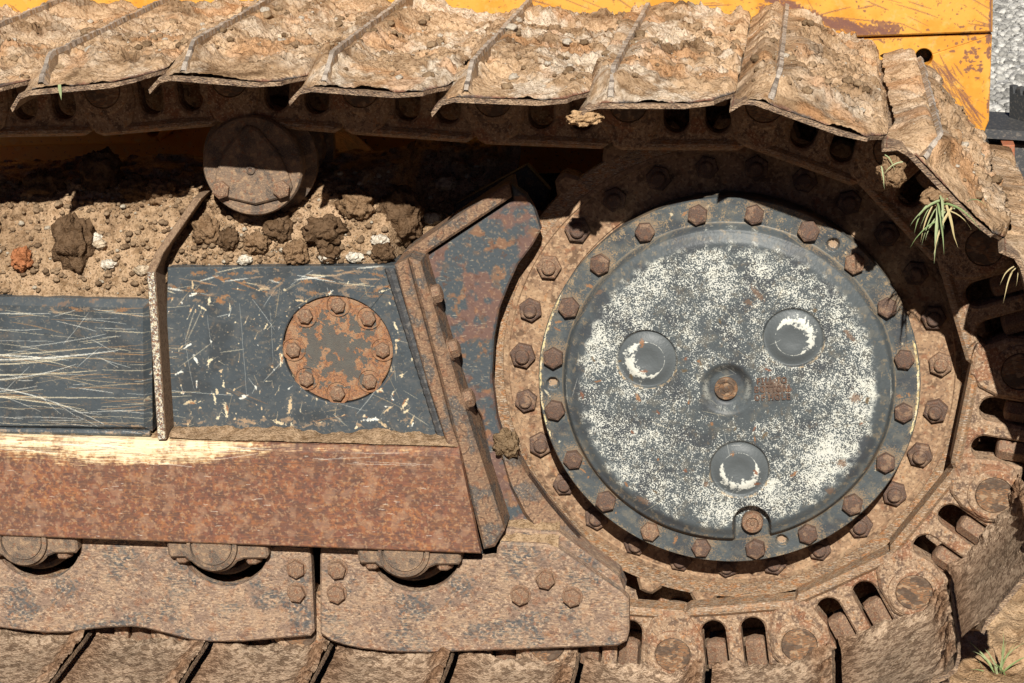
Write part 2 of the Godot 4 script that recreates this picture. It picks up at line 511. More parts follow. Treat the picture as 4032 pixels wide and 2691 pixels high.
func paint_panels(b: ImageTexture) -> void:
	# both side panels of the track frame share one sheet, 0.9 m wide
	var size := Vector2(0.9, 0.9)
	var org := Vector2(-1.35, 0.5)
	var im := skin(GREY, [
		[Color(0.11, 0.115, 0.115), "mid", 0.5, 0.78, 0.5, 0], [Color(0.035, 0.04, 0.045), "wide", 0.5, 0.75, 0.5, 4000], [Color(0.3, 0.24, 0.17), "pit", 0.7, 0.8, 0.55, 777], [Color(0.17, 0.12, 0.085), "crumb", 0.62, 0.8, 0.45, 90000]])
	# long sideways scratches on the left panel
	for k in 120:
		var p := px(size, org, rng.randf_range(-1.34, -1.02), rng.randf_range(-0.04, 0.17))
		scratch(im, p.x, p.y, rng.randfn(0.05, 0.09), rng.randf_range(40, 260) * (0.4 + 0.6 * rng.randf()), rng.randf_range(0.3, 1.0), [CREAM, PALE, Color(0.55, 0.42, 0.25), Color(0.4, 0.22, 0.1)][rng.randi() % 4], 0.85)
	for k in 9:
		var p := px(size, org, -1.34, rng.randf_range(-0.02, 0.16))
		scratch(im, p.x, p.y, rng.randfn(0.03, 0.05), rng.randf_range(220, 370), rng.randf_range(1.0, 1.9), [CREAM, PALE][k % 2], 0.95)
	for k in 14:
		var p := px(size, org, rng.randf_range(-1.3, -1.05), rng.randf_range(-0.03, 0.16))
		scratch(im, p.x, p.y, rng.randf_range(-0.9, 0.9), rng.randf_range(30, 90), 0.6, PALE, 0.8)
	# chips, dashes and fine lines on the right panel
	for k in 230:
		var p := px(size, org, rng.randf_range(-0.965, -0.5), rng.randf_range(-0.07, 0.2))
		var a := rng.randfn(-1.0, 0.75)
		var w := 0.9 + 3.2 * pow(rng.randf(), 2.5)
		var l := w * (1.0 + 4.0 * pow(rng.randf(), 2.0))
		var c: Color = [CREAM, PALE, Color(0.6, 0.45, 0.27), Color(0.66, 0.55, 0.36)][rng.randi() % 4]
		blot(im, p.x, p.y, l, w, a, c, 0.95)
		if rng.randf() < 0.35: blot(im, p.x + rng.randfn(0, 2), p.y + rng.randfn(0, 2), l * 0.55, w * 0.6, a, Color(0.3, 0.14, 0.07), 0.9)
		if rng.randf() < 0.4: scratch(im, p.x, p.y, a + rng.randfn(0, 0.2), rng.randf_range(8, 26), 0.6, c, 0.75)
	for k in 60:
		var p := px(size, org, rng.randf_range(-0.965, -0.5), rng.randf_range(-0.07, 0.2))
		scratch(im, p.x, p.y, rng.randfn(-0.5, 0.9), rng.randf_range(20, 90), rng.randf_range(0.3, 1.1), [CREAM, PALE, ORANGE, Color(0.55, 0.4, 0.22)][rng.randi() % 4], 0.7)
	for k in 7:
		var p := px(size, org, -0.94 + 0.055 * k + rng.randf_range(-0.01, 0.01), rng.randf_range(0.1, 0.17))
		scratch(im, p.x, p.y, PI / 2 + rng.randfn(0, 0.01), rng.randf_range(60, 200), 0.5, PALE, 0.5)
	for k in 26:
		var p := px(size, org, rng.randf_range(-0.97, -0.6), rng.randf_range(0.19, 0.222))
		scratch(im, p.x, p.y, rng.randfn(0.1, 0.25), rng.randf_range(20, 80), rng.randf_range(0.8, 2.2), [CREAM, PALE, ORANGE, TAN][k % 4], 0.9)
	# dust running along the upper and lower edges
	for k in 150:
		var up := k % 3 != 0
		var p := px(size, org, rng.randf_range(-1.34, -0.55), (rng.randf_range(0.165, 0.225) if up else rng.randf_range(-0.062, -0.045)))
		blot(im, p.x, p.y, rng.randf_range(4, 16), rng.randf_range(2, 5), rng.randfn(0, 0.3), [TAN, Color(0.33, 0.22, 0.14), ORANGE][k % 3], 0.6)
	for k in 700:
		var p := px(size, org, rng.randf_range(-1.34, -0.5), rng.randf_range(-0.07, 0.21))
		blot(im, p.x, p.y, rng.randf_range(2, 11), rng.randf_range(1, 4), rng.randfn(0, 0.4), [Color(0.2, 0.16, 0.12), Color(0.13, 0.12, 0.11), Color(0.04, 0.045, 0.05)][k % 3], 0.3)
	M.panel = material(im, size, org, 0.42, b, 0.03, 0.5)
	M.panel.uv1_triplanar_sharpness = 10.0
	# the rib and the weld: worn to bare cream paint along the edge
	var im2 := skin(Color(0.2, 0.13, 0.09), [[CREAM, "mid", 0.42, 0.6, 0.9, 0], [PALE, "speck", 0.5, 0.66, 0.8, 4444], [RUST, "mid", 0.58, 0.72, 0.8, 150000], [GREY, "pit", 0.58, 0.7, 0.85, 1]])
	M.rib = material(im2, Vector2(0.25, 0.25), Vector2(0, 0), 0.6, b, 0.06)
	var im3 := skin(Color(0.21, 0.14, 0.09), [[BROWN, "mid", 0.5, 0.7, 0.7, 0], [TAN, "pit", 0.55, 0.75, 0.6, 900]])
	M.rib_side = material(im3, Vector2(0.3, 0.3), Vector2(0, 0), 0.9, b, 0.1)
	# round cover plate: rust with grey paint left in the middle
	size = Vector2(0.22, 0.22)
	org = Vector2(-0.667 - 0.11, 0.077 + 0.11)
	im = skin(Color(0.26, 0.125, 0.07), [
		[ORANGE, "mid", 0.5, 0.7, 0.7, 0], [Color(0.11, 0.062, 0.045), "crumb", 0.5, 0.66, 0.8, 60000], [Color(0.33, 0.22, 0.14), "wide", 0.5, 0.66, 0.6, 0], [TAN, "speck", 0.56, 0.72, 0.55, 800], [Color(0.46, 0.21, 0.08), "pit", 0.6, 0.75, 0.5, 9999]])
	var nd: PackedByteArray = noises["mid"]
	var n2: PackedByteArray = noises["crumb"]
	var n3: PackedByteArray = noises["wide"]
	var grey := lin(Color(0.075, 0.085, 0.085))
	for y in range(180, 840):
		for x in range(180, 840):
			var d := Vector2(x - 512 + 20, (y - 512) * 1.15).length() / 512.0
			var v := 0.58 - d + (n3[(y * N + x + 177777) & MASK] / 255.0 - 0.5) * 2.0 + (nd[(y * N + x + 77777) & MASK] / 255.0 - 0.5) * 0.9 + (n2[y * N + x] / 255.0 - 0.5) * 0.6
			if v > 0.0: dab(im, x, y, grey, minf(v * 9.0, 0.8))
	M.round = material(im, size, org, 0.75, b, 0.06)

func paint_guard(b: ImageTexture) -> void:
	# red sheet below the panels, 1.0 m wide and 0.26 m high
	var size := Vector2(1.0, 1.0)
	var org := Vector2(-1.4, 0.1)
	var im := skin(Color(0.19, 0.082, 0.052), [
		[Color(0.31, 0.13, 0.058), "mid", 0.46, 0.68, 0.65, 0], [Color(0.09, 0.052, 0.044), "crumb", 0.54, 0.68, 0.55, 90000], [Color(0.1, 0.06, 0.05), "pit", 0.54, 0.66, 0.6, 333], [ORANGE, "pit", 0.56, 0.7, 0.65, 4000, "wide", 0.4, 0.62],
		[Color(0.13, 0.075, 0.055), "wide", 0.5, 0.68, 0.4, 300000], [Color(0.1, 0.058, 0.045), "mid", 0.56, 0.68, 0.5, 800000], [Color(0.36, 0.15, 0.06), "streak", 0.56, 0.7, 0.4, 1500], [TAN, "pit", 0.62, 0.74, 0.55, 5000], [Color(0.33, 0.2, 0.13), "mid", 0.56, 0.7, 0.5, 555555]])
	# the bend along the top is rubbed to cream undercoat, most of all under the rib
	var nm: PackedByteArray = noises["mid"]
	var ns: PackedByteArray = noises["streak"]
	var np: PackedByteArray = noises["pit"]
	var cream := lin(Color(0.78, 0.66, 0.44))
	var straw := lin(Color(0.66, 0.43, 0.2))
	for y in range(136, 215):
		for x in N:
			var wx := -1.4 + float(x) / N
			var below := (-0.0485 - (wx + 1.27) * 0.0385) - (0.1 - float(y) / N)
			var c := exp(-pow((wx + 0.99) / 0.16, 2.0)) * 0.72 + 0.36 * smoothstep(-0.95, -1.15, wx) + 0.36 * smoothstep(-0.4, -0.9, wx)
			var i := (y * 2 * N + (x >> 1)) & MASK
			var j := (y * N + x) & MASK
			var n := (nm[j] * 0.3 + ns[i] * 0.45 + np[j] * 0.25) / 255.0 - 0.5
			var reach := 0.009 + 0.025 * c
			var v := c * 1.15 - absf(below - 0.012 - 0.006 * c) / reach + n * 3.6
			dab(im, x, y, straw, clampf((v - 0.1) * 1.6, 0.0, 0.75))
			dab(im, x, y, cream, clampf((v - 0.46) * 1.9, 0.0, 0.88))
	for k in 90:
		var x := rng.randf_range(-1.4, -0.6)
		var p := px(size, org, x, -0.06 - (x + 1.27) * 0.037 - rng.randf_range(0.0, 0.035))
		scratch(im, p.x, p.y, rng.randfn(0.05, 0.05), rng.randf_range(30, 130), rng.randf_range(0.4, 1.0), [BROWN, Color(0.09, 0.06, 0.05), PALE][k % 3], 0.7)
	for k in 60:
		var p := px(size, org, rng.randf_range(-1.35, -0.5), rng.randf_range(-0.25, -0.09))
		scratch(im, p.x, p.y, rng.randfn(0.03, 0.06), rng.randf_range(4, 14), 0.6, PALE, 0.8)
	M.red_guard = material(im, size, org, 0.6, b, 0.06, 0.4)

func paint_cover(b: ImageTexture) -> void:
	# final drive cover, 0.66 m square about the axle
	var size := Vector2(0.66, 0.66)
	var org := Vector2(-0.33, 0.33)
	var im := skin(Color(0.074, 0.085, 0.091), [
		[Color(0.13, 0.125, 0.11), "mid", 0.5, 0.72, 0.7, 0], [Color(0.04, 0.045, 0.05), "wide", 0.5, 0.7, 0.5, 4000], [Color(0.17, 0.13, 0.09), "crumb", 0.62, 0.8, 0.5, 70000]])
	var n1: PackedByteArray = noises["speck"]
	var n2: PackedByteArray = noises["wide"]
	var n3: PackedByteArray = noises["crumb"]
	var n4: PackedByteArray = noises["mid"]
	var n5: PackedByteArray = noises["dots"]
	var n6: PackedByteArray = noises["pit"]
	var d := im.get_data()
	var white := lin(Color(0.76, 0.755, 0.67))
	var w3 := [int(white.r * 255), int(white.g * 255), int(white.b * 255)]
	var dust := lin(Color(0.34, 0.24, 0.14))
	var d3 := [int(dust.r * 255), int(dust.g * 255), int(dust.b * 255)]
	for y in N:
		var wy := 0.33 - (y + 0.5) / N * 0.66
		for x in N:
			var i := y * N + x
			var wx := (x + 0.5) / N * 0.66 - 0.33
			var r := sqrt(wx * wx + wy * wy)
			if r < 0.258:
				# how thickly the pale coat still lies: thick near the rim, thin round the middle and the upper right
				var edge := (0.254 - r + (n4[i] / 255.0 - 0.5) * 0.03 + (n3[i] / 255.0 - 0.5) * 0.012) / 0.013
				var cover := 0.432 + 0.07 * smoothstep(0.1, 0.24, r) + 0.24 * (n2[i] / 255.0 - 0.5) + 0.2 * (n4[(i + 5000) & MASK] / 255.0 - 0.5)
				cover += 0.1 * smoothstep(0.1, 0.24, wx * 0.8 - wy * 0.6) + 0.05 * smoothstep(0.12, 0.23, -wx * 0.6 + wy * 0.7) - 0.035 * smoothstep(0.12, 0.04, r)
				if r < 0.046: cover -= 0.5
				var t := 0.16 * n1[i] / 255.0 + 0.58 * n5[i] / 255.0 + 0.26 * n6[i] / 255.0
				var a := clampf((cover - t) * 11.0, 0.0, 1.0) * clampf(edge, 0.0, 1.0) * 0.86
				if a > 0.0:
					for k in 3: d[i * 4 + k] = int(lerpf(d[i * 4 + k], w3[k], a))
			elif r > 0.283:
				var t := n3[i] / 255.0 * 0.6 + n5[i] / 255.0 * 0.4
				var a := clampf((t - 0.56) * 6.0, 0.0, 0.6) * (0.5 + 0.9 * smoothstep(0.0, 0.25, wy)) + clampf((r - 0.312) / 0.01, 0.0, 0.5) * clampf((t - 0.42) * 6.0, 0.0, 1.0)
				a = minf(a, 0.85)
				for k in 3: d[i * 4 + k] = int(lerpf(d[i * 4 + k], d3[k], a))
			else:
				var t := n3[i] / 255.0
				var a := clampf((t - 0.6) * 5.0, 0.0, 0.45) + clampf(1.0 - absf(r - 0.281) / 0.002, 0.0, 0.45)
				for k in 3: d[i * 4 + k] = int(lerpf(d[i * 4 + k], d3[k], a))
	im = Image.create_from_data(N, N, false, Image.FORMAT_RGBA8, d)
	# rubbed crescents on the three bosses
	for c in [[-0.133, 0.054, 200.0], [0.113, 0.087, 40.0], [0.017, -0.144, 270.0]]:
		var cc: Vector2 = px(size, org, c[0], c[1])
		for y in range(-80, 81):
			for x in range(-80, 81):
				var rr := Vector2(x, y).length() / N * 0.66
				var i := (int(cc.y) + y) * N + int(cc.x) + x
				if rr < 0.0505:
					dab(im, int(cc.x) + x, int(cc.y) + y, lin(Color(0.095, 0.105, 0.11)), clampf((0.0505 - rr) / 0.002, 0.0, 1.0))
					var away := absf(angle_difference(atan2(-y, x), deg_to_rad(c[2])))
					var v := 0.85 - absf(rr - 0.03) / (0.0105 * clampf(1.45 - away * 0.7, 0.04, 1.0)) + (n3[i & MASK] / 255.0 - 0.5) * 2.2 + (n6[i & MASK] / 255.0 - 0.5) * 1.6
					dab(im, int(cc.x) + x, int(cc.y) + y, white, clampf(v * 2.4, 0.0, 0.86))
				elif rr < 0.054:
					dab(im, int(cc.x) + x, int(cc.y) + y, lin(Color(0.4, 0.29, 0.17)), clampf((n3[i & MASK] / 255.0 - 0.42) * 5.0, 0.0, 0.8) * smoothstep(-30.0, 40.0, y))
	for k in 34:
		var t := rng.randf() * TAU
		var r := rng.randf_range(0.05, 0.25)
		var p := px(size, org, cos(t) * r, sin(t) * r)
		blot(im, p.x, p.y, rng.randf_range(3, 13), rng.randf_range(2, 6), rng.randf() * 3.0, [Color(0.2, 0.08, 0.045), Color(0.28, 0.13, 0.06), Color(0.13, 0.09, 0.05)][k % 3], 0.85)
	for q in [[0.055, 0.165, 26, 8, 0.9], [0.04, 0.15, 12, 8, 0.5], [-0.21, 0.17, 14, 6, -0.6], [0.205, 0.09, 22, 7, 0.9], [-0.04, -0.17, 8, 8, 0.0], [-0.15, -0.2, 20, 9, 0.5], [0.19, -0.135, 14, 11, 0.3], [0.17, -0.185, 12, 10, 0.3], [0.078, 0.001, 36, 26, 0.1], [0.215, -0.02, 16, 12, 0.0]]:
		var p := px(size, org, q[0], q[1])
		blot(im, p.x, p.y, q[2], q[3], q[4], Color(0.17, 0.1, 0.065), 0.7)
	for k in 60:
		var t := rng.randf() * TAU
		var r := rng.randf_range(0.02, 0.27)
		var p := px(size, org, cos(t) * r, sin(t) * r)
		scratch(im, p.x, p.y, rng.randf() * TAU, rng.randf_range(15, 80), rng.randf_range(0.3, 0.8), [PALE, CREAM, Color(0.04, 0.045, 0.05)][k % 3], 0.7)
	# rust smears on the bolted flange
	for k in 30:
		var t := rng.randf() * TAU
		var p := px(size, org, cos(t) * rng.randf_range(0.286, 0.312), sin(t) * rng.randf_range(0.286, 0.312))
		blot(im, p.x, p.y, rng.randf_range(3, 14), rng.randf_range(2, 5), t + rng.randf(), [ORANGE, Color(0.28, 0.12, 0.055), CREAM][k % 3], 0.75)
	# dust that has gathered round each bolt head
	for k in 20:
		var t := deg_to_rad(97.76 - 18.0 * k)
		var p := px(size, org, cos(t) * 0.3 + 0.004, sin(t) * 0.3 + 0.007)
		blot(im, p.x, p.y, 34, 32, 0.0, Color(0.3, 0.2, 0.12), 0.65)
	for c in [Vector2(0.182, 0.239), Vector2(-0.299, 0.006), Vector2(0.085, -0.284)]:
		var p := px(size, org, c.x, c.y)
		blot(im, p.x, p.y, 15, 15, 0.0, Color(0.4, 0.27, 0.17), 0.9)
	# yellow undercoat along the flange's edge
	for k in 120:
		var t := deg_to_rad(rng.randf_range(150, 196) if k % 2 else rng.randf_range(-16, 12))
		var p := px(size, org, cos(t) * rng.randf_range(0.3185, 0.3225), sin(t) * rng.randf_range(0.3185, 0.3225))
		blot(im, p.x, p.y, rng.randf_range(4, 12), rng.randf_range(1.5, 3), -t + PI / 2, [Color(0.7, 0.6, 0.32), CREAM, Color(0.45, 0.33, 0.16)][k % 3], 0.85)
	M.cover = material(im, size, org, 0.5, b, 0.035, 0.45)

func paint_body(b: ImageTexture) -> void:
	var size := Vector2(1.2, 1.2)
	var org := Vector2(-0.65, 1.1)
	var im := skin(YELLOW, [[Color(0.6, 0.22, 0.015), "wide", 0.5, 0.75, 0.5, 0], [Color(0.78, 0.4, 0.06), "mid", 0.55, 0.75, 0.4, 50000], [Color(0.2, 0.085, 0.05), "pit", 0.78, 0.85, 0.7, 7000], [Color(0.62, 0.42, 0.16), "crumb", 0.56, 0.76, 0.45, 99]])
	var scar := Color(0.19, 0.085, 0.06)
	# the long scraped patch that dips towards the seam
	for k in 44:
		var t := k / 44.0
		var p := px(size, org, lerpf(0.06, 0.31, t) + rng.randfn(0, 0.008), 0.575 - 0.07 * sin(t * 1.7) + rng.randfn(0, 0.007))
		blot(im, p.x, p.y, rng.randf_range(8, 22), rng.randf_range(3, 7), 0.42, scar, 0.8)
	for k in 60:
		var p := px(size, org, rng.randf_range(-0.4, 0.47), rng.randf_range(0.5, 0.62))
		scratch(im, p.x, p.y, rng.randfn(0.35, 0.3), rng.randf_range(10, 90), rng.randf_range(0.5, 1.6), scar, 0.85)
	for k in 50:
		var t := rng.randf()
		var p := px(size, org, 0.365 + 0.075 * t + rng.randfn(0, 0.008), 0.44 - 0.11 * t * t + rng.randfn(0, 0.012))
		scratch(im, p.x, p.y, rng.randfn(0.95, 0.18), rng.randf_range(20, 60), rng.randf_range(0.6, 2.0), scar, 0.85)
	for k in 40:
		var p := px(size, org, 0.44 + rng.randfn(0, 0.014), 0.455 + rng.randfn(0, 0.025))
		blot(im, p.x, p.y, rng.randf_range(1.5, 6), rng.randf_range(1.5, 5), 0.0, scar, 0.8)
	for k in 60:
		var p := px(size, org, rng.randf_range(0.2, 0.48), rng.randf_range(0.33, 0.6))
		blot(im, p.x, p.y, rng.randf_range(0.8, 3), rng.randf_range(0.8, 2), 0.0, scar, 0.8)
	for k in 50:
		var p := px(size, org, 0.482 - absf(rng.randfn(0, 0.003)), rng.randf_range(0.3, 0.75))
		blot(im, p.x, p.y, rng.randf_range(1, 4), rng.randf_range(3, 12), 0.0, scar, 0.9)
	M.yellow = material(im, size, org, 0.45, b, 0.02, 0.5)
	M.yellow.uv1_triplanar_sharpness = 10.0

# ------------------------------------------------------------------ the place
func _ready() -> void:
	rng.seed = 77
	fine.seed = 3; fine.frequency = 0.02; fine.fractal_octaves = 3
	lump.seed = 8; lump.frequency = 14.0; lump.fractal_octaves = 5; lump.fractal_gain = 0.58
	crust.seed = 4; crust.frequency = 130.0; crust.fractal_octaves = 2
	broad.seed = 21; broad.frequency = 4.0; broad.fractal_octaves = 3
	# camera
	var cam := Camera3D.new()
	cam.name = "camera"
	cam.transform = Transform3D(Basis(Vector3(0.99011, -0.05493, -0.12908), Vector3(0.01765, 0.96162, -0.27382), Vector3(0.13916, 0.26883, 0.95308)).orthonormalized(), Vector3(0.1775, 1.1303, 3.6989))
	cam.fov = 17.05
	cam.near = 0.1
	cam.far = 400.0
	add_child(cam)
	# sky
	var env := Environment.new()
	env.background_mode = Environment.BG_SKY
	var sm := ProceduralSkyMaterial.new()
	sm.sky_top_color = Color(0.2, 0.36, 0.66)
	sm.sky_horizon_color = Color(0.62, 0.72, 0.84)
	sm.sky_curve = 0.12
	sm.ground_bottom_color = Color(0.2, 0.16, 0.12)
	sm.ground_horizon_color = Color(0.45, 0.42, 0.38)
	var sky := Sky.new()
	sky.sky_material = sm
	env.sky = sky
	env.background_energy_multiplier = 0.16
	env.tonemap_mode = Environment.TONE_MAPPER_LINEAR
	env.tonemap_exposure = 1.3
	env.sdfgi_enabled = true
	env.ssao_enabled = true
	env.ssil_enabled = true
	var we := WorldEnvironment.new()
	we.name = "world_environment"
	we.environment = env
	add_child(we)
	# sun
	var sun := DirectionalLight3D.new()
	sun.name = "sun"
	sun.light_energy = 1.6
	sun.light_color = Color(1.0, 0.98, 0.94)
	sun.light_angular_distance = 0.5
	sun.shadow_enabled = true
	add_child(sun)
	sun.look_at_from_position(Vector3(0.13, 0.70, 1.0) * 5.0, Vector3.ZERO, Vector3.UP)
	make_materials()
	build_setting()
	build_body()
	build_frame()
	build_sprocket()
	build_rollers()
	build_track()
	build_soil()
	build_pebbles()
	build_small()

func build_setting() -> void:
	var s := Soup.new()
	s.quad(Vector3(-150, -0.66, -150), Vector3(150, -0.66, -150), Vector3(150, -0.66, 150), Vector3(-150, -0.66, 150), Vector3.UP)
	tag(part("ground", s.done(), M.ground), "flat brown earth that the machine stands on", "ground", "", "structure")
	s = Soup.new()
	s.quad(Vector3(-40, -0.656, -60), Vector3(60, -0.656, -60), Vector3(60, -0.656, -1.5), Vector3(-40, -0.656, -1.5), Vector3.UP)
	tag(part("gravel_yard", s.done(), M.gravel), "pale gravel yard stretching away behind the machine", "yard", "", "structure")
	# bare earth round the track, uneven
	var P := PackedVector3Array()
	var C := PackedColorArray()
	var ni := 150
	var nj := 150
	for i in ni:
		for j in nj:
			var x := lerpf(0.1, 1.3, float(j) / (nj - 1))
			var z := lerpf(-1.2, 0.4, float(i) / (ni - 1))
			var e := minf(minf(x - 0.1, 1.3 - x), minf(z + 1.2, 0.4 - z)) / 0.1
			var y := -0.675 + 0.055 * clampf(e, 0.0, 1.0) + 0.018 * lump.get_noise_2d(x, z) + 0.02 * broad.get_noise_2d(x, z)
			P.append(Vector3(x, y, z))
			var k := clampf(0.5 + 0.8 * broad.get_noise_2d(x + 9.0, z), 0.0, 1.0)
			C.append(Color(0.2, 0.135, 0.085).lerp(Color(0.62, 0.45, 0.29).lerp(Color(0.36, 0.23, 0.13), k), smoothstep(0.0, 2.2, e + 0.9 * broad.get_noise_2d(x * 0.7, z * 0.7))))
	tag(part("bare_earth", grid(ni, nj, P, C, Vector3.UP), M.mud), "bare tan earth beside the end of the track", "earth", "", "stuff")
	# pale gravel stones in the yard behind
	var st := rock_mesh(5, 0.5, 0.4, 6)
	var mm := MultiMesh.new()
	mm.transform_format = MultiMesh.TRANSFORM_3D
	mm.use_colors = true
	mm.mesh = st
	mm.instance_count = 7000
	for k in 7000:
		var z := rng.randf_range(-11.0, -1.6)
		var x := 0.75 + (-z - 1.0) * 0.06 + rng.randf_range(-0.55, 0.75)
		var r := rng.randf_range(0.009, 0.028)
		var bs := Basis(Vector3(rng.randf(), rng.randf(), rng.randf()).normalized(), rng.randf() * TAU).scaled(Vector3(r, r * 0.7, r * 1.2))
		mm.set_instance_transform(k, Transform3D(bs, Vector3(x, -0.66 + r * 0.3, z)))
		var g := rng.randf_range(0.28, 0.82)
		mm.set_instance_color(k, Color(g, g * 0.98, g * 0.94))
	var mi := MultiMeshInstance3D.new()
	mi.name = "gravel"
	mi.multimesh = mm
	mi.material_override = M.stone
	add_child(mi, true)
	tag(mi, "pale grey and white gravel stones lying in the yard behind the machine", "gravel", "", "stuff")

func build_body() -> void:
	var t := thing("machine_body", Vector3(0, 0, -0.62))
	tag(t, "scratched orange yellow steel body of the machine behind the track", "machine body")
	part("upper_panel", plate(pts([-2.2, 0.4945, 0.4835, 0.4945, 0.489, 1.3, -2.2, 1.3]), -0.9, 0.002, 0.003), M.yellow, t)
	var low := holed(pts([-0.74, 0.25, 0.455, 0.25, 0.471, 0.313, 0.477, 0.327, 0.4825, 0.4895, -0.74, 0.4895]), Vector2(0.357, 0.4515), 0.0165, 28)
	part("lower_panel", plate(low, -0.04, 0.0, 0.0015), M.yellow, t)
	part("inner_wall", plate(pts([-0.76, -0.25, 0.44, -0.25, 0.455, 0.485, -0.76, 0.485]), -0.5, -0.06, 0.001), M.black, t)
	part("chassis_wall", plate(pts([-2.2, -0.4, -0.76, -0.4, -0.76, 0.4895, -2.2, 0.4895]), -0.06, -0.004, 0.002), M.yellow, t)
	var beam := pts([-2.2, 0.345, -1.118, 0.345, -1.1, 0.362, -1.1, 0.47, -2.2, 0.47])
	part("frame_beam", plate(holed(beam, Vector2(-1.129, 0.3685), 0.012, 20), -0.002, 0.055, 0.003), M.yellow, t)
	part("frame_ledge", plate(pts([-2.2, 0.262, -0.98, 0.25, -0.98, 0.268, -2.2, 0.284]), -0.002, 0.075, 0.003), M.yellow, t)
	var s := Soup.new()
	s.loft([PackedVector3Array([Vector3(-0.86, 0.42, 0.0), Vector3(-0.82, 0.42, 0.0), Vector3(-0.82, 0.42, 0.14), Vector3(-0.86, 0.42, 0.14)]), PackedVector3Array([Vector3(-0.64, 0.24, 0.1), Vector3(-0.6, 0.24, 0.1), Vector3(-0.6, 0.24, 0.3), Vector3(-0.64, 0.24, 0.3)])])
	part("brace", s.done(), M.strip, t)
	# final drive case runs in behind the sprocket
	s = Soup.new()
	s.lathe([Vector2(0.27, -0.06), Vector2(0.27, 0.3), Vector2(0.31, 0.36), Vector2(0.31, 0.465), Vector2(0.0, 0.465)], 64)
	part("final_drive_case", s.done(), M.black, t)
	# black step with a toothed edge, farther back on the right
	var d := thing("toothed_step", Vector3(0.52, 0.0, -1.0))
	tag(d, "black steel step plate with a toothed upright edge behind the yellow body", "step")
	s = Soup.new()
	s.loft([PackedVector3Array([Vector3(-0.03, 0.236, 0.08), Vector3(0.3, 0.206, 0.08), Vector3(0.3, 0.225, 0.08), Vector3(-0.03, 0.255, 0.08)]), PackedVector3Array([Vector3(-0.06, 0.236, -0.14), Vector3(0.3, 0.206, -0.14), Vector3(0.3, 0.225, -0.14), Vector3(-0.06, 0.255, -0.14)])])
	part("step_plate", s.done(), M.step, d)
	part("lower_beam", plate(pts([-0.05, -0.66, 0.3, -0.66, 0.3, 0.20, -0.02, 0.222]), -0.1, 0.05, 0.003), M.step, d)
	s = Soup.new()
	var P := PackedVector2Array([Vector2(-0.1, 0.24)])
	for k in 9:
		P.append(Vector2(-0.1 + 0.026 * k, 0.315))
		P.append(Vector2(-0.085 + 0.026 * k, 0.315))
		P.append(Vector2(-0.083 + 0.026 * k, 0.3))
		P.append(Vector2(-0.076 + 0.026 * k, 0.3))
	P.append(Vector2(0.14, 0.215))
	s.prism(P, -0.006, 0.006, 0.0015)
	var tooth := part("toothed_edge", s.done(), M.step, d, Vector3(0.085, 0.0, 0.0))
	tooth.rotation.y = -1.05
	part("block", plate(pts([0.002, 0.186, 0.026, 0.184, 0.026, 0.228, 0.002, 0.229]), 0.05, 0.12, 0.002), M.red, d)

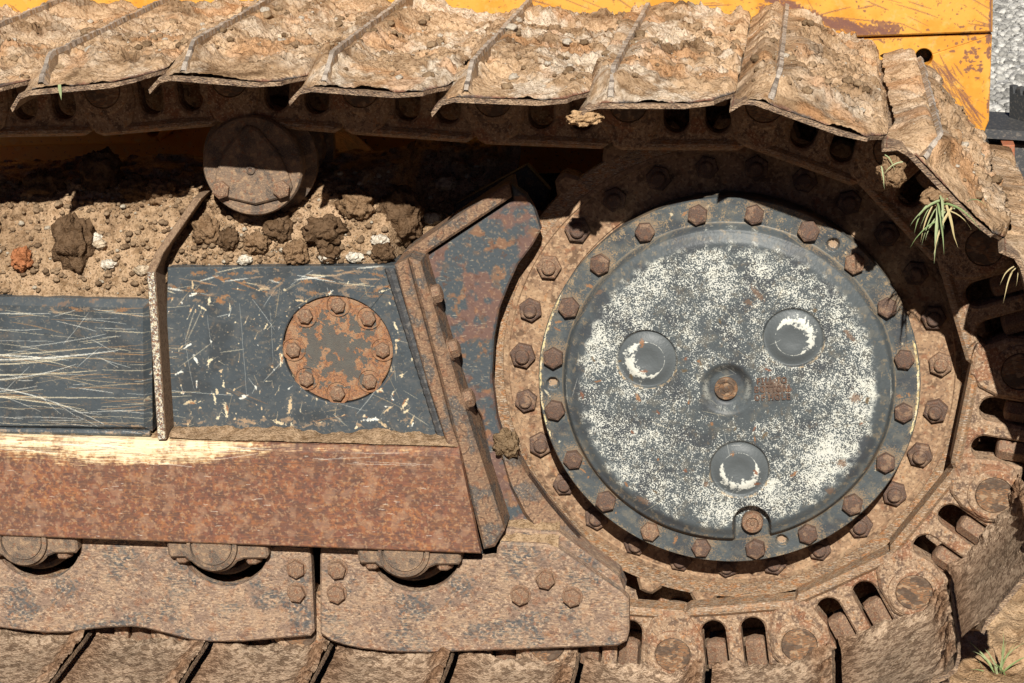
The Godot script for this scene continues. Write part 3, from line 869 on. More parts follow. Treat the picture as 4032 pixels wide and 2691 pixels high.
func build_frame() -> void:
	var t := thing("undercarriage", Vector3(-0.7, 0.0, 0.0))
	tag(t, "dark grey and rusty steel frame that carries the rollers inside the track", "undercarriage")
	var o := Vector3(0.7, 0, 0)
	part("left_side_panel", plate(pts([-1.6, -0.045, -1.003, -0.058, -0.981, 0.18, -1.6, 0.205]), -0.12, 0.035, 0.012), M.panel, t, o)
	var right := pts([-0.99, -0.066, -0.465, -0.086, -0.537, 0.224, -0.954, 0.23])
	part("right_side_panel", plate(holed(right, Vector2(-0.667, 0.077), 0.0965, 72), -0.12, 0.0, 0.0015), M.panel, t, o)
	# the box behind the panels
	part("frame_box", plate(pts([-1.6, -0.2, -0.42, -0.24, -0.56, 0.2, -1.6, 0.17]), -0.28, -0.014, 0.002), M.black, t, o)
	# rib between the panels, bent back along its upper end
	var s := Soup.new()
	var secs := []
	for q in [[-0.9785, -0.064, 0.0, 0.052], [-0.973, 0.1, -0.01, 0.052], [-0.968, 0.236, -0.03, 0.052], [-0.955, 0.265, -0.05, 0.036], [-0.897, 0.345, -0.13, -0.028]]:
		var c := Vector3(q[0], q[1], q[3])
		secs.append(PackedVector3Array([c + Vector3(-0.0065, 0, 0), c + Vector3(0.0065, 0, 0), c + Vector3(0.0078, 0, -0.0025), Vector3(c.x + 0.0078, q[1] + 0.004, q[2] - 0.03), Vector3(c.x - 0.0078, q[1] + 0.004, q[2] - 0.03), c + Vector3(-0.0078, 0, -0.0025)]))
	s.loft(secs)
	part("rib", s.done(), M.rib_side, t, o)
	s = Soup.new()
	secs = []
	for k in 22:
		var f := k / 21.0
		var c := Vector3(lerpf(-0.9785, -0.968, f), lerpf(-0.063, 0.236, f), 0.052)
		var w := 0.0066 + 0.0006 * sin(k * 2.3)
		secs.append(PackedVector3Array([c + Vector3(-w, 0, 0.0004), c + Vector3(w, 0, 0.0004), c + Vector3(w - 0.001, 0, 0.0022), c + Vector3(-w + 0.001, 0, 0.0022)]))
	s.loft(secs)
	part("rib_edge", s.done(), M.rib, t, o).set_meta("label", "front edge of the rib rubbed to cream paint and bare metal")
	# round cover plate set into the right panel
	s = Soup.new()
	s.lathe([Vector2(0.0945, -0.03), Vector2(0.0945, -0.0065), Vector2(0.093, -0.005), Vector2(0.0, -0.005)], 72, Vector3(-0.667, 0.077, 0))
	var cp := part("round_cover_plate", s.done(), M.round, t, o)
	var bm := bolt_mesh(0.0135, 0.010, 0.0, 0.0, 0.2)
	var seat := Soup.new()
	seat.lathe([Vector2(0.0215, -0.004), Vector2(0.021, 0.0026), Vector2(0.0198, 0.003), Vector2(0.0185, 0.0004), Vector2(0.0, 0.0003)], 24)
	var seatm := seat.done()
	var cb := [-0.660, 0.157, -0.609, 0.133, -0.588, 0.076, -0.615, 0.020, -0.673, -0.001, -0.726, 0.026, -0.745, 0.079, -0.719, 0.139]
	for i in 8:
		var b := part("bolt", bm, M.dusty_bolt, cp, Vector3(cb[i * 2], cb[i * 2 + 1], -0.005))
		b.rotation.z = i * 0.7
		part("bolt_seat", seatm, M.round, cp, Vector3(cb[i * 2], cb[i * 2 + 1], -0.005))
	# red sheet with a bend at its top
	s = Soup.new()
	secs = []
	for q in [[0.0, 0.0], [0.33, 0.0], [0.66, 0.0], [0.999, 0.0]]:
		var f: float = q[0]
		var top := Vector2(lerpf(-1.6, -0.457, f), lerpf(-0.0415, -0.0865, f))
		var bot := Vector2(lerpf(-1.6, -0.429, f), lerpf(-0.2245, -0.277, f))
		var sec := PackedVector3Array()
		for g in [[0.0, -0.03], [0.0, 0.036], [0.012, 0.045], [0.035, 0.0495], [0.08, 0.0515], [0.6, 0.0545], [0.985, 0.0565], [1.0, 0.0545], [1.0, 0.042], [0.08, 0.036], [0.07, -0.03]]:
			var p := top.lerp(bot, g[0])
			sec.append(Vector3(p.x, p.y, g[1]))
		secs.append(sec)
	s.loft(secs)
	part("rusty_side_sheet", s.done(), M.red_guard, t, o).set_meta("label", "rust red side sheet with a cream rubbed top bend")
	# end flanges: two thick slanting plates bolted face to face
	part("end_plate", plate(pts([-0.549, 0.235, -0.526, 0.2445, -0.519, 0.204, -0.486, 0.036, -0.470, -0.05, -0.459, -0.09, -0.478, -0.088, -0.507, 0.03]), -0.14, 0.041, 0.003), M.strip, t, o)
	part("end_flange", plate(pts([-0.5255, 0.244, -0.506, 0.238, -0.4985, 0.204, -0.4585, 0.033, -0.4365, -0.06, -0.390, -0.244, -0.409, -0.274, -0.4285, -0.279, -0.4605, -0.10, -0.4695, -0.05, -0.4855, 0.036, -0.5185, 0.204]), -0.14, 0.034, 0.005), M.strip, t, o)
	# weld bead along the panel's slanting end
	s = Soup.new()
	secs = []
	for k in 60:
		var f := k / 59.0
		var c := Vector3(lerpf(-0.5635, -0.4925, f), lerpf(0.221, -0.079, f), 0.005)
		var r := 0.0098 + 0.0005 * sin(k * 1.9) + 0.0009 * fine.get_noise_1d(k * 40.0)
		var sec := PackedVector3Array()
		for a in 8: sec.append(c + Vector3(cos(a * TAU / 8) * r, sin(a * TAU / 8) * r * 0.3, sin(a * TAU / 8) * r * 0.9))
		secs.append(sec)
	s.loft(secs)
	part("weld_bead", s.done(), M.step, t, o)
	# weld along the bottom of the panels
	s = Soup.new()
	secs = []
	for k in 50:
		var f := k / 49.0
		var c := Vector3(lerpf(-1.5, -1.004, f), lerpf(-0.043, -0.058, f), 0.034)
		var r := 0.006 + 0.0008 * fine.get_noise_1d(k * 60.0)
		var sec := PackedVector3Array()
		for a in 8: sec.append(c + Vector3(0, cos(a * TAU / 8) * r, sin(a * TAU / 8) * r * 0.8))
		secs.append(sec)
	s.loft(secs)
	part("weld_bead", s.done(), M.panel, t, o)
	# bracket web that curves round the sprocket
	part("bracket_web", plate(pts([-0.518, 0.222, -0.352, 0.324, -0.3545, 0.35, -0.331, 0.331, -0.319, 0.308, -0.309, 0.270, -0.324, 0.245, -0.351, 0.212, -0.370, 0.174, -0.388, 0.133, -0.400, 0.081, -0.408, 0.008, -0.403, -0.063, -0.397, -0.09, -0.378, -0.127, -0.354, -0.170, -0.324, -0.217, -0.286, -0.268, -0.244, -0.320, -0.26, -0.36, -0.41, -0.33, -0.405, -0.25, -0.43, -0.06, -0.475, 0.03, -0.505, 0.18]), -0.065, -0.04, 0.003), M.bracket, t, o)
	part("bracket_top_flange", plate(pts([-0.5225, 0.226, -0.354, 0.3305, -0.3575, 0.3535, -0.366, 0.351, -0.54, 0.2415]), -0.12, -0.033, 0.004), M.strip, t, o)
	# curved lip along the lower part of the web
	s = Soup.new()
	secs = []
	var inn := [-0.384, -0.105, -0.374, -0.129, -0.354, -0.170, -0.324, -0.217, -0.286, -0.268, -0.244, -0.320, -0.215, -0.352]
	var out := [-0.398, -0.105, -0.398, -0.13, -0.387, -0.185, -0.366, -0.237, -0.333, -0.287, -0.268, -0.341, -0.235, -0.37]
	for k in 7:
		var a := Vector2(inn[k * 2], inn[k * 2 + 1])
		var b := Vector2(out[k * 2], out[k * 2 + 1])
		secs.append(PackedVector3Array([Vector3(a.x, a.y, -0.075), Vector3(b.x, b.y, -0.075), Vector3(b.x, b.y, -0.037), Vector3(lerpf(b.x, a.x, 0.18), lerpf(b.y, a.y, 0.18), -0.026), Vector3(lerpf(b.x, a.x, 0.8), lerpf(b.y, a.y, 0.8), -0.032), Vector3(a.x, a.y, -0.042)]))
	s.loft(secs)
	part("curved_lip", s.done(), M.strip, t, o)
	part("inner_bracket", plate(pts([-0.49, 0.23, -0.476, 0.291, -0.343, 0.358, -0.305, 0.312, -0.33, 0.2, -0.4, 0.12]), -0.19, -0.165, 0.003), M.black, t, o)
	# bolts on the end flange, lying along the flange's normal
	var fb := bolt_mesh(0.0165, 0.013, 0.02)
	for c in [Vector3(-0.4935, 0.174, 0.008), Vector3(-0.4695, 0.077, 0.008), Vector3(-0.4495, -0.012, 0.008)]:
		var b := part("flange_bolt", fb, M.dusty_bolt, t, c + o)
		b.basis = Basis(Vector3(0.27, -0.96, 0.0), Vector3(0, 0, 1), Vector3(-0.96, -0.27, 0.0)).orthonormalized()
		b.basis = Basis(Vector3(0, 0, -1), Vector3(-0.27, 0.96, 0.0).normalized(), Vector3(0.96, 0.27, 0.0).normalized())
	# rock guards along the bottom
	var g1 := pts([-1.7, -0.43, -1.46, -0.437, -1.327, -0.431, -1.285, -0.437, -1.242, -0.441, -1.2, -0.4405, -1.156, -0.434, -1.127, -0.431, -1.099, -0.4295, -1.077, -0.4295, -1.057, -0.432, -1.016, -0.443, -0.975, -0.4545, -0.934, -0.459, -0.878, -0.458, -0.822, -0.453, -0.753, -0.447, -0.745, -0.438, -0.740, -0.30, -0.742, -0.275, -0.80, -0.272])
	g1.append_array(arc(Vector2(-0.897, -0.268), 0.084, -5.0, -175.0, 22))
	g1.append_array(pts([-0.985, -0.245, -1.14, -0.238]))
	g1.append_array(arc(Vector2(-1.24, -0.255), 0.084, 0.0, -180.0, 22))
	g1.append_array(pts([-1.34, -0.235, -1.7, -0.22]))
	var G1 := part("rock_guard", plate(g1, -0.004, 0.02, 0.004), M.guard, t, o)
	G1.set_meta("label", "left guard plate with a wavy lower edge")
	var g2 := pts([-0.724, -0.302, -0.735, -0.443, -0.717, -0.457, -0.69, -0.466, -0.663, -0.472, -0.63, -0.476, -0.595, -0.479, -0.541, -0.480, -0.473, -0.477, -0.365, -0.473, -0.204, -0.466, -0.188, -0.457, -0.183, -0.440, -0.181, -0.380, -0.192, -0.367, -0.301, -0.283, -0.32, -0.2755, -0.40, -0.271, -0.407, -0.282, -0.41, -0.30, -0.462, -0.303])
	g2.append_array(arc(Vector2(-0.555, -0.281), 0.084, -15.0, -175.0, 22))
	g2.append_array(pts([-0.65, -0.275, -0.72, -0.272]))
	var G2 := part("rock_guard", plate(g2, -0.006, 0.0185, 0.004), M.guard, t, o)
	G2.set_meta("label", "right guard plate with a rounded end below the sprocket")
	# thick shoulder of the right guard, a dusty ledge on top
	part("guard_shoulder", plate(pts([-0.398, -0.268, -0.40, -0.255, -0.302, -0.262, -0.20, -0.345, -0.19, -0.372, -0.30, -0.30, -0.39, -0.30]), -0.06, -0.006, 0.003), M.guard, t, o)
	# washers' hollow rings round the roller openings
	var gb := bolt_mesh(0.0165, 0.011, 0.0185, 0.0, 0.3)
	var gp := [-0.767, -0.316, -0.770, -0.362, -0.693, -0.318, -0.698, -0.364, -0.324, -0.338, -0.370, -0.368, -0.279, -0.371]
	for i in 7:
		var b := part("guard_bolt", gb, M.dusty_bolt, G1 if i < 2 else G2, Vector3(gp[i * 2], gp[i * 2 + 1], 0.0185))
		b.rotation.z = [0.2, 0.6, 0.9, 0.35, 0.5, 0.1, 0.0][i]
	# shadowed web behind the guards
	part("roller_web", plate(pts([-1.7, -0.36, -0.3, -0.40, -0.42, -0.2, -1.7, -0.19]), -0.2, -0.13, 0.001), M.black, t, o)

func cover_height(x: float, y: float) -> float:
	var r := sqrt(x * x + y * y)
	var z := -0.018
	if r < 0.283:
		z = lerpf(-0.018, -0.002, smoothstep(0.282, 0.272, r))
		z += 0.008 * smoothstep(0.272, 0.25, r) + 0.006 * (1.0 - r / 0.283)
		if r < 0.05:
			z -= 0.014 * smoothstep(0.047, 0.026, r)
		for c in [Vector2(-0.133, 0.054), Vector2(0.113, 0.087), Vector2(0.017, -0.144)]:
			var d := Vector2(x, y).distance_to(c)
			if d < 0.056:
				z -= 0.005 * smoothstep(0.0515, 0.0485, d)
				z += 0.0062 * smoothstep(0.049, 0.028, d) - 0.0022 * smoothstep(0.024, 0.006, d)
		# drain plug notch, open towards the flange
		var q := Vector2(x, y) - Vector2(0.035, -0.244)
		var e := q.length() if q.y > 0.0 else absf(q.x)
		z = lerpf(-0.017, z, smoothstep(0.0285, 0.0325, e)) if q.y < 0.04 and q.y > -0.05 else z
	else:
		z += 0.0008 * fine.get_noise_2d(x * 900.0, y * 900.0)
		for c in [Vector2(0.182, 0.239), Vector2(-0.299, 0.006), Vector2(0.085, -0.284)]:
			var d := Vector2(x, y).distance_to(c)
			z -= 0.009 * smoothstep(0.0108, 0.0085, d)
	return z

func polar(r0: float, r1: float, nr: int, na: int) -> ArrayMesh:
	var P := PackedVector3Array()
	for i in nr:
		var r := lerpf(r0, r1, float(i) / (nr - 1))
		for j in na + 1:
			var t := TAU * (j % na) / na
			var x := cos(t) * r
			var y := sin(t) * r
			P.append(Vector3(x, y, cover_height(x, y)))
	return grid(nr, na + 1, P, PackedColorArray(), Vector3(0, 0, 1), true)

func build_sprocket() -> void:
	var t := thing("drive_sprocket")
	tag(t, "large rusty drive sprocket ring bolted round a speckled grey and white hub cover", "sprocket")
	# toothed ring: scallops for the track bushings
	var p := PackedVector2Array()
	for k in 27:
		var a := 2.1 + 13.333 * k
		for q in 9:
			var f := -0.5 + q / 9.0
			var r := 0.452 - 0.052 * pow(cos(PI * f), 2.0) if absf(f) < 0.4 else 0.452 - 0.052 * pow(cos(PI * 0.4), 2.0)
			p.append(Vector2.from_angle(deg_to_rad(a + f * 13.333)) * r)
	part("toothed_ring", plate(p, -0.15, -0.104, 0.006), M.dusty, t)
	var s := Soup.new()
	s.lathe([Vector2(0.398, -0.106), Vector2(0.395, -0.1), Vector2(0.386, -0.0975), Vector2(0.384, -0.1), Vector2(0.32, -0.1), Vector2(0.318, -0.12)], 128)
	part("mounting_ring", s.done(), M.dusty, t)
	s = Soup.new()
	s.lathe([Vector2(0.425, -0.112), Vector2(0.423, -0.1045), Vector2(0.4, -0.1015), Vector2(0.396, -0.1005), Vector2(0.394, -0.108)], 128)
	part("worn_rim", s.done(), M.rail, t)
	var nm := bolt_mesh(0.0215, 0.012, 0.0, 0.009, 0.0)
	var rr := RandomNumberGenerator.new()
	rr.seed = 5
	for k in 27:
		var a := deg_to_rad(134.37 + k * 13.3333)
		var b := part("nut", nm, M.dusty_bolt if rr.randf() < 0.15 else M.bolt, t, Vector3(cos(a) * 0.3605, sin(a) * 0.3605, -0.1))
		b.basis = Basis(Vector3(rr.randfn(0, 0.03), rr.randfn(0, 0.03), 1).normalized(), rr.randf() * TAU).scaled(Vector3.ONE * rr.randf_range(0.95, 1.06))
	# flange: a thick disc whose front is the height field
	s = Soup.new()
	s.lathe([Vector2(0.316, -0.16), Vector2(0.316, -0.047), Vector2(0.3225, -0.044), Vector2(0.3235, -0.021), Vector2(0.3215, -0.0181)], 160)
	var fl := part("hub_flange", polar(0.283, 0.3216, 17, 900), M.cover, t)
	part("flange_rim", s.done(), M.cover, fl)
	var cv := part("hub_cover", polar(0.0, 0.2832, 118, 800), M.cover, t)
	var fb := bolt_mesh(0.0178, 0.013, 0.0, 0.0, 0.0)
	for k in 20:
		var a := deg_to_rad(97.76 - 18.0 * k)
		var b := part("flange_bolt", fb, M.dusty_bolt if rr.randf() < 0.1 else M.bolt, t, Vector3(cos(a) * 0.2995, sin(a) * 0.2995, -0.018))
		b.basis = Basis(Vector3(rr.randfn(0, 0.03), rr.randfn(0, 0.03), 1).normalized(), rr.randf() * TAU).scaled(Vector3.ONE * rr.randf_range(0.94, 1.05))
	s = Soup.new()
	s.lathe([Vector2(0.0195, -0.02), Vector2(0.0195, 0.0035), Vector2(0.018, 0.005), Vector2(0.0125, 0.005), Vector2(0.0115, 0.0025), Vector2(0.006, 0.0025), Vector2(0.005, 0.005), Vector2(0.0, 0.0055)], 32)
	part("filler_plug", s.done(), M.pin, cv, Vector3(-0.0015, -0.002, 0.0))
	s = Soup.new()
	s.lathe([Vector2(0.0185, -0.02), Vector2(0.0185, -0.004), Vector2(0.0165, -0.001), Vector2(0.011, 0.0), Vector2(0.009, -0.004), Vector2(0.004, -0.0045), Vector2(0.003, -0.001), Vector2(0.0, -0.001)], 28)
	part("drain_plug", s.done(), M.dusty_bolt, cv, Vector3(0.036, -0.246, 0.0))
	# cast lettering
	var f := SystemFont.new()
	f.font_names = PackedStringArray(["Droid Sans"])
	f.font_weight = 700
	var words := ["FILL TO", "BOTTOM", "OF HOLE"]
	for k in 3:
		var tm := TextMesh.new()
		tm.text = words[k]
		tm.font = f
		tm.font_size = 24
		tm.pixel_size = 0.00062
		tm.depth = 0.003
		var l := part("cast_lettering", tm, M.bolt, cv, Vector3(0.076, 0.014 - 0.0145 * k, 0.0116))
		l.rotation.z = 0.03

func build_rollers() -> void:
	# carrier roller
	var t := thing("carrier_roller", Vector3(-0.7895, 0.403, 0.0))
	tag(t, "round carrier roller under the upper track run with a triangular cap", "roller")
	var s := Soup.new()
	s.lathe([Vector2(0.07, -0.30), Vector2(0.07, -0.22), Vector2(0.1, -0.215), Vector2(0.1, -0.195), Vector2(0.088, -0.19), Vector2(0.086, -0.165), Vector2(0.07, -0.15), Vector2(0.07, -0.1), Vector2(0.086, -0.09), Vector2(0.088, -0.075), Vector2(0.1, -0.072), Vector2(0.1, -0.058), Vector2(0.092, -0.054), Vector2(0.075, -0.05), Vector2(0.072, -0.032), Vector2(0.082, -0.028)], 72)
	part("roller_body", s.done(), M.roller, t)
	s = Soup.new()
	s.lathe([Vector2(0.08, -0.034), Vector2(0.0855, -0.03), Vector2(0.0865, -0.006), Vector2(0.0835, -0.001), Vector2(0.0785, 0.0), Vector2(0.077, -0.001), Vector2(0.0, 0.0)], 72)
	part("end_disc", s.done(), M.roller, t)
	var c := Vector2(-0.7895, 0.403)
	var tri := PackedVector2Array()
	for q in [Vector2(-0.786, 0.474), Vector2(-0.772, 0.466), Vector2(-0.742, 0.428), Vector2(-0.727, 0.388), Vector2(-0.722, 0.366), Vector2(-0.728, 0.354), Vector2(-0.742, 0.348), Vector2(-0.788, 0.3375), Vector2(-0.838, 0.351), Vector2(-0.852, 0.358), Vector2(-0.858, 0.37), Vector2(-0.852, 0.395), Vector2(-0.835, 0.43), Vector2(-0.80, 0.467), Vector2(-0.793, 0.473)]:
		tri.append(q - c)
	part("triangular_cap", plate(tri, -0.004, 0.008, 0.0035), M.roller, t)
	var bm := bolt_mesh(0.0155, 0.009, 0.0, 0.0, 0.3)
	part("cap_bolt", bm, M.dusty_bolt, t, Vector3(-0.844, 0.3665, 0.008) - Vector3(c.x, c.y, 0))
	part("cap_bolt", bm, M.dusty_bolt, t, Vector3(-0.739, 0.3645, 0.008) - Vector3(c.x, c.y, 0))
	s = Soup.new()
	s.lathe([Vector2(0.009, 0.006), Vector2(0.0075, 0.0115), Vector2(0.004, 0.0125), Vector2(0.003, 0.01), Vector2(0.0, 0.01)], 20)
	part("grease_nipple", s.done(), M.roller, t, Vector3(-0.0005, -0.004, 0))
	# track rollers: only their lower halves show below the red sheet
	var words := ["track roller cap cut off by the left edge of the photo, under the red sheet", "track roller cap between the rib and the round cover plate, under the red sheet", "track roller cap nearest the sprocket, under the end of the red sheet"]
	var at := [Vector3(-1.255, -0.252, 0), Vector3(-0.909, -0.264, 0), Vector3(-0.567, -0.277, 0)]
	for k in 3:
		var r := thing("track_roller", at[k])
		tag(r, words[k], "roller", "track rollers under the frame")
		s = Soup.new()
		s.lathe([Vector2(0.05, -0.25), Vector2(0.05, -0.2), Vector2(0.095, -0.2), Vector2(0.095, -0.18), Vector2(0.08, -0.175), Vector2(0.08, -0.075), Vector2(0.08, -0.072), Vector2(0.08, -0.02), Vector2(0.076, -0.016), Vector2(0.07, -0.02), Vector2(0.066, -0.045), Vector2(0.0, -0.045)], 56)
		part("roller_wheel", s.done(), M.roller, r)
		# clamp: bar with a half round boss in its middle
		var p := pts([-0.083, 0.03, 0.097, 0.03, 0.099, -0.02, 0.094, -0.0265, 0.055, -0.0265, 0.047, -0.03])
		p.append_array(arc(Vector2(0, 0), 0.052, -38.0, -142.0, 14))
		p.append_array(pts([-0.046, -0.03, -0.053, -0.0235, -0.078, -0.0235, -0.083, -0.018]))
		part("clamp", plate(p, -0.03, 0.043, 0.004), M.roller, r)
		s = Soup.new()
		s.lathe([Vector2(0.046, 0.043), Vector2(0.045, 0.05), Vector2(0.039, 0.0515), Vector2(0.0375, 0.0455), Vector2(0.036, 0.0455), Vector2(0.0345, 0.049), Vector2(0.0, 0.0495)], 40)
		part("shaft_end", s.done(), M.roller, r)
		for d in [-0.062, 0.066]:
			var b := Soup.new()
			b.lathe([Vector2(0.0155, 0.0), Vector2(0.0155, 0.011), Vector2(0.013, 0.014), Vector2(0.0, 0.014)], 6, Vector3.ZERO, 0.0, true)
			var bo := part("clamp_bolt", b.done(), M.dusty_bolt, r, Vector3(d, -0.0265 if d > 0 else -0.0235, 0.02))
			bo.rotation.x = PI / 2

# ------------------------------------------------------------------ track
var link_body: ArrayMesh
var link_boss: ArrayMesh
var solid_link: ArrayMesh
var pin_mesh: ArrayMesh
var ring_mesh: ArrayMesh
var nut_mesh: ArrayMesh
var bushing_mesh: ArrayMesh

func make_link_meshes() -> void:
	var p := pts([-0.105, -0.078, 0.072, -0.0785, 0.094, -0.064, 0.122, -0.046, 0.148, -0.022, 0.154, 0.012, 0.146, 0.04, 0.0575, 0.0405])
	p.append_array(arc(Vector2(0.036, -0.031), 0.0215, 0.0, -180.0, 10))
	p.append_array(pts([0.0145, 0.0405, -0.0115, 0.0405]))
	p.append_array(arc(Vector2(-0.033, -0.031), 0.0215, 0.0, -180.0, 10))
	p.append_array(pts([-0.0545, 0.0405, -0.105, 0.0405]))
	link_body = plate(p, -0.06, -0.019, 0.004)
	solid_link = plate(pts([-0.105, -0.078, 0.072, -0.0785, 0.094, -0.064, 0.122, -0.046, 0.148, -0.022, 0.154, 0.012, 0.146, 0.04, -0.105, 0.0405]), -0.06, -0.019, 0.004)
	p = pts([-0.146, -0.056, -0.136, -0.0735, -0.125, -0.079, -0.09, -0.079, -0.07, -0.06, -0.06, -0.03, -0.062, 0.02])
	p.append_array(arc(Vector2(-0.111, 0.0), 0.052, 35.0, 145.0, 14))
	p.append_array(pts([-0.166, 0.0, -0.162, -0.03]))
	link_boss = plate(p, -0.058, -0.0095, 0.005)
	var s := Soup.new()
	s.lathe([Vector2(0.045, -0.0105), Vector2(0.044, -0.0065), Vector2(0.04, -0.0045), Vector2(0.0325, -0.0045), Vector2(0.0315, -0.008)], 40)
	ring_mesh = s.done()
	s = Soup.new()
	s.lathe([Vector2(0.031, -0.03), Vector2(0.031, -0.0065), Vector2(0.0295, -0.005), Vector2(0.0, -0.0048)], 36)
	pin_mesh = s.done()
	s = Soup.new()
	s.lathe([Vector2(0.0195, -0.025), Vector2(0.0195, 0.017), Vector2(0.0175, 0.022), Vector2(0.012, 0.0245), Vector2(0.0, 0.0255)], 6, Vector3.ZERO, 0.52, true)
	nut_mesh = s.done()
	s = Soup.new()
	s.lathe([Vector2(0.035, -0.19), Vector2(0.035, -0.06)], 28)
	bushing_mesh = s.done()

func shoe_plate(end: float) -> ArrayMesh:
	var s := Soup.new()
	var secs := []
	for k in 40:
		var z := lerpf(-0.56, 0.275, k / 39.0)
		var cut := 0.032 * smoothstep(0.19, 0.275, z)
		var dr := 0.004 * smoothstep(0.2, 0.275, z)
		var w := 0.0016 * fine.get_noise_1d(k * 33.0)
		secs.append(PackedVector3Array([Vector3(-0.168 + w, 0.021 - dr, z), Vector3(-0.152, 0.036, z), Vector3(-0.135, 0.041, z), Vector3(0.03 - cut, 0.041, z), Vector3(end - cut + w, 0.047, z), Vector3(end - cut + w, 0.053, z), Vector3(0.036 - cut, 0.049, z), Vector3(-0.13, 0.049, z), Vector3(-0.152, 0.045, z), Vector3(-0.17 + w, 0.028 - dr, z)]))
	s.loft(secs)
	return s.done()

func grouser_mesh(sd: int) -> ArrayMesh:
	var s := Soup.new()
	var secs := []
	var nz := FastNoiseLite.new()
	nz.seed = sd
	nz.frequency = 1.0
	var tops := []
	for k in 130:
		var z := lerpf(-0.55, 0.268, k / 129.0)
		var h := 0.043 * (0.35 * smoothstep(0.274, 0.258, z) + 0.65 * smoothstep(0.262, 0.2, z)) * smoothstep(-0.56, -0.53, z) + 0.002 + 0.0025 * nz.get_noise_1d(z * 60.0) + 0.0025 * nz.get_noise_1d(z * 9.0)
		var w := 0.0048 + 0.0012 * nz.get_noise_1d(z * 45.0 + 50.0)
		var lean := -0.004
		secs.append(PackedVector3Array([Vector3(-0.126, 0.05, z), Vector3(-0.112 + lean - w, 0.05 + h * 0.86, z), Vector3(-0.112 + lean - w * 0.7, 0.052 + h, z), Vector3(-0.112 + lean + w * 0.7, 0.052 + h, z), Vector3(-0.112 + lean + w, 0.05 + h * 0.88, z), Vector3(-0.1, 0.05, z)]))
	# colours: mud up the sides, rubbed steel with nicks along the tip
	for k in secs.size() - 1:
		var A: PackedVector3Array = secs[k]
		var B: PackedVector3Array = secs[k + 1]
		for i in 5:
			var v := nz.get_noise_1d(k * 1.7 + i * 31.0)
			var mud := Color(0.5, 0.345, 0.215).lerp(Color(0.25, 0.165, 0.1), clampf(0.5 + v, 0.0, 1.0))
			var metal := Color(0.7, 0.6, 0.5).lerp(Color(0.2, 0.16, 0.13), clampf(0.35 + 1.3 * nz.get_noise_1d(k * 2.9 + 400.0), 0.0, 1.0))
			s.tint = mud
			if i == 2 or (i in [1, 3] and v > -0.15): s.tint = metal
			elif i == 0 or i == 4: s.tint = mud.lerp(metal, 0.3 if v > 0.25 else 0.0)
			var nn := (A[i + 1] - A[i]).cross(B[i] - A[i])
			if nn.dot(A[i] - Vector3(-0.114, 0.05, A[i].z)) < 0.0: nn = -nn
			s.quad(A[i], A[i + 1], B[i + 1], B[i], nn)
	return s.done()

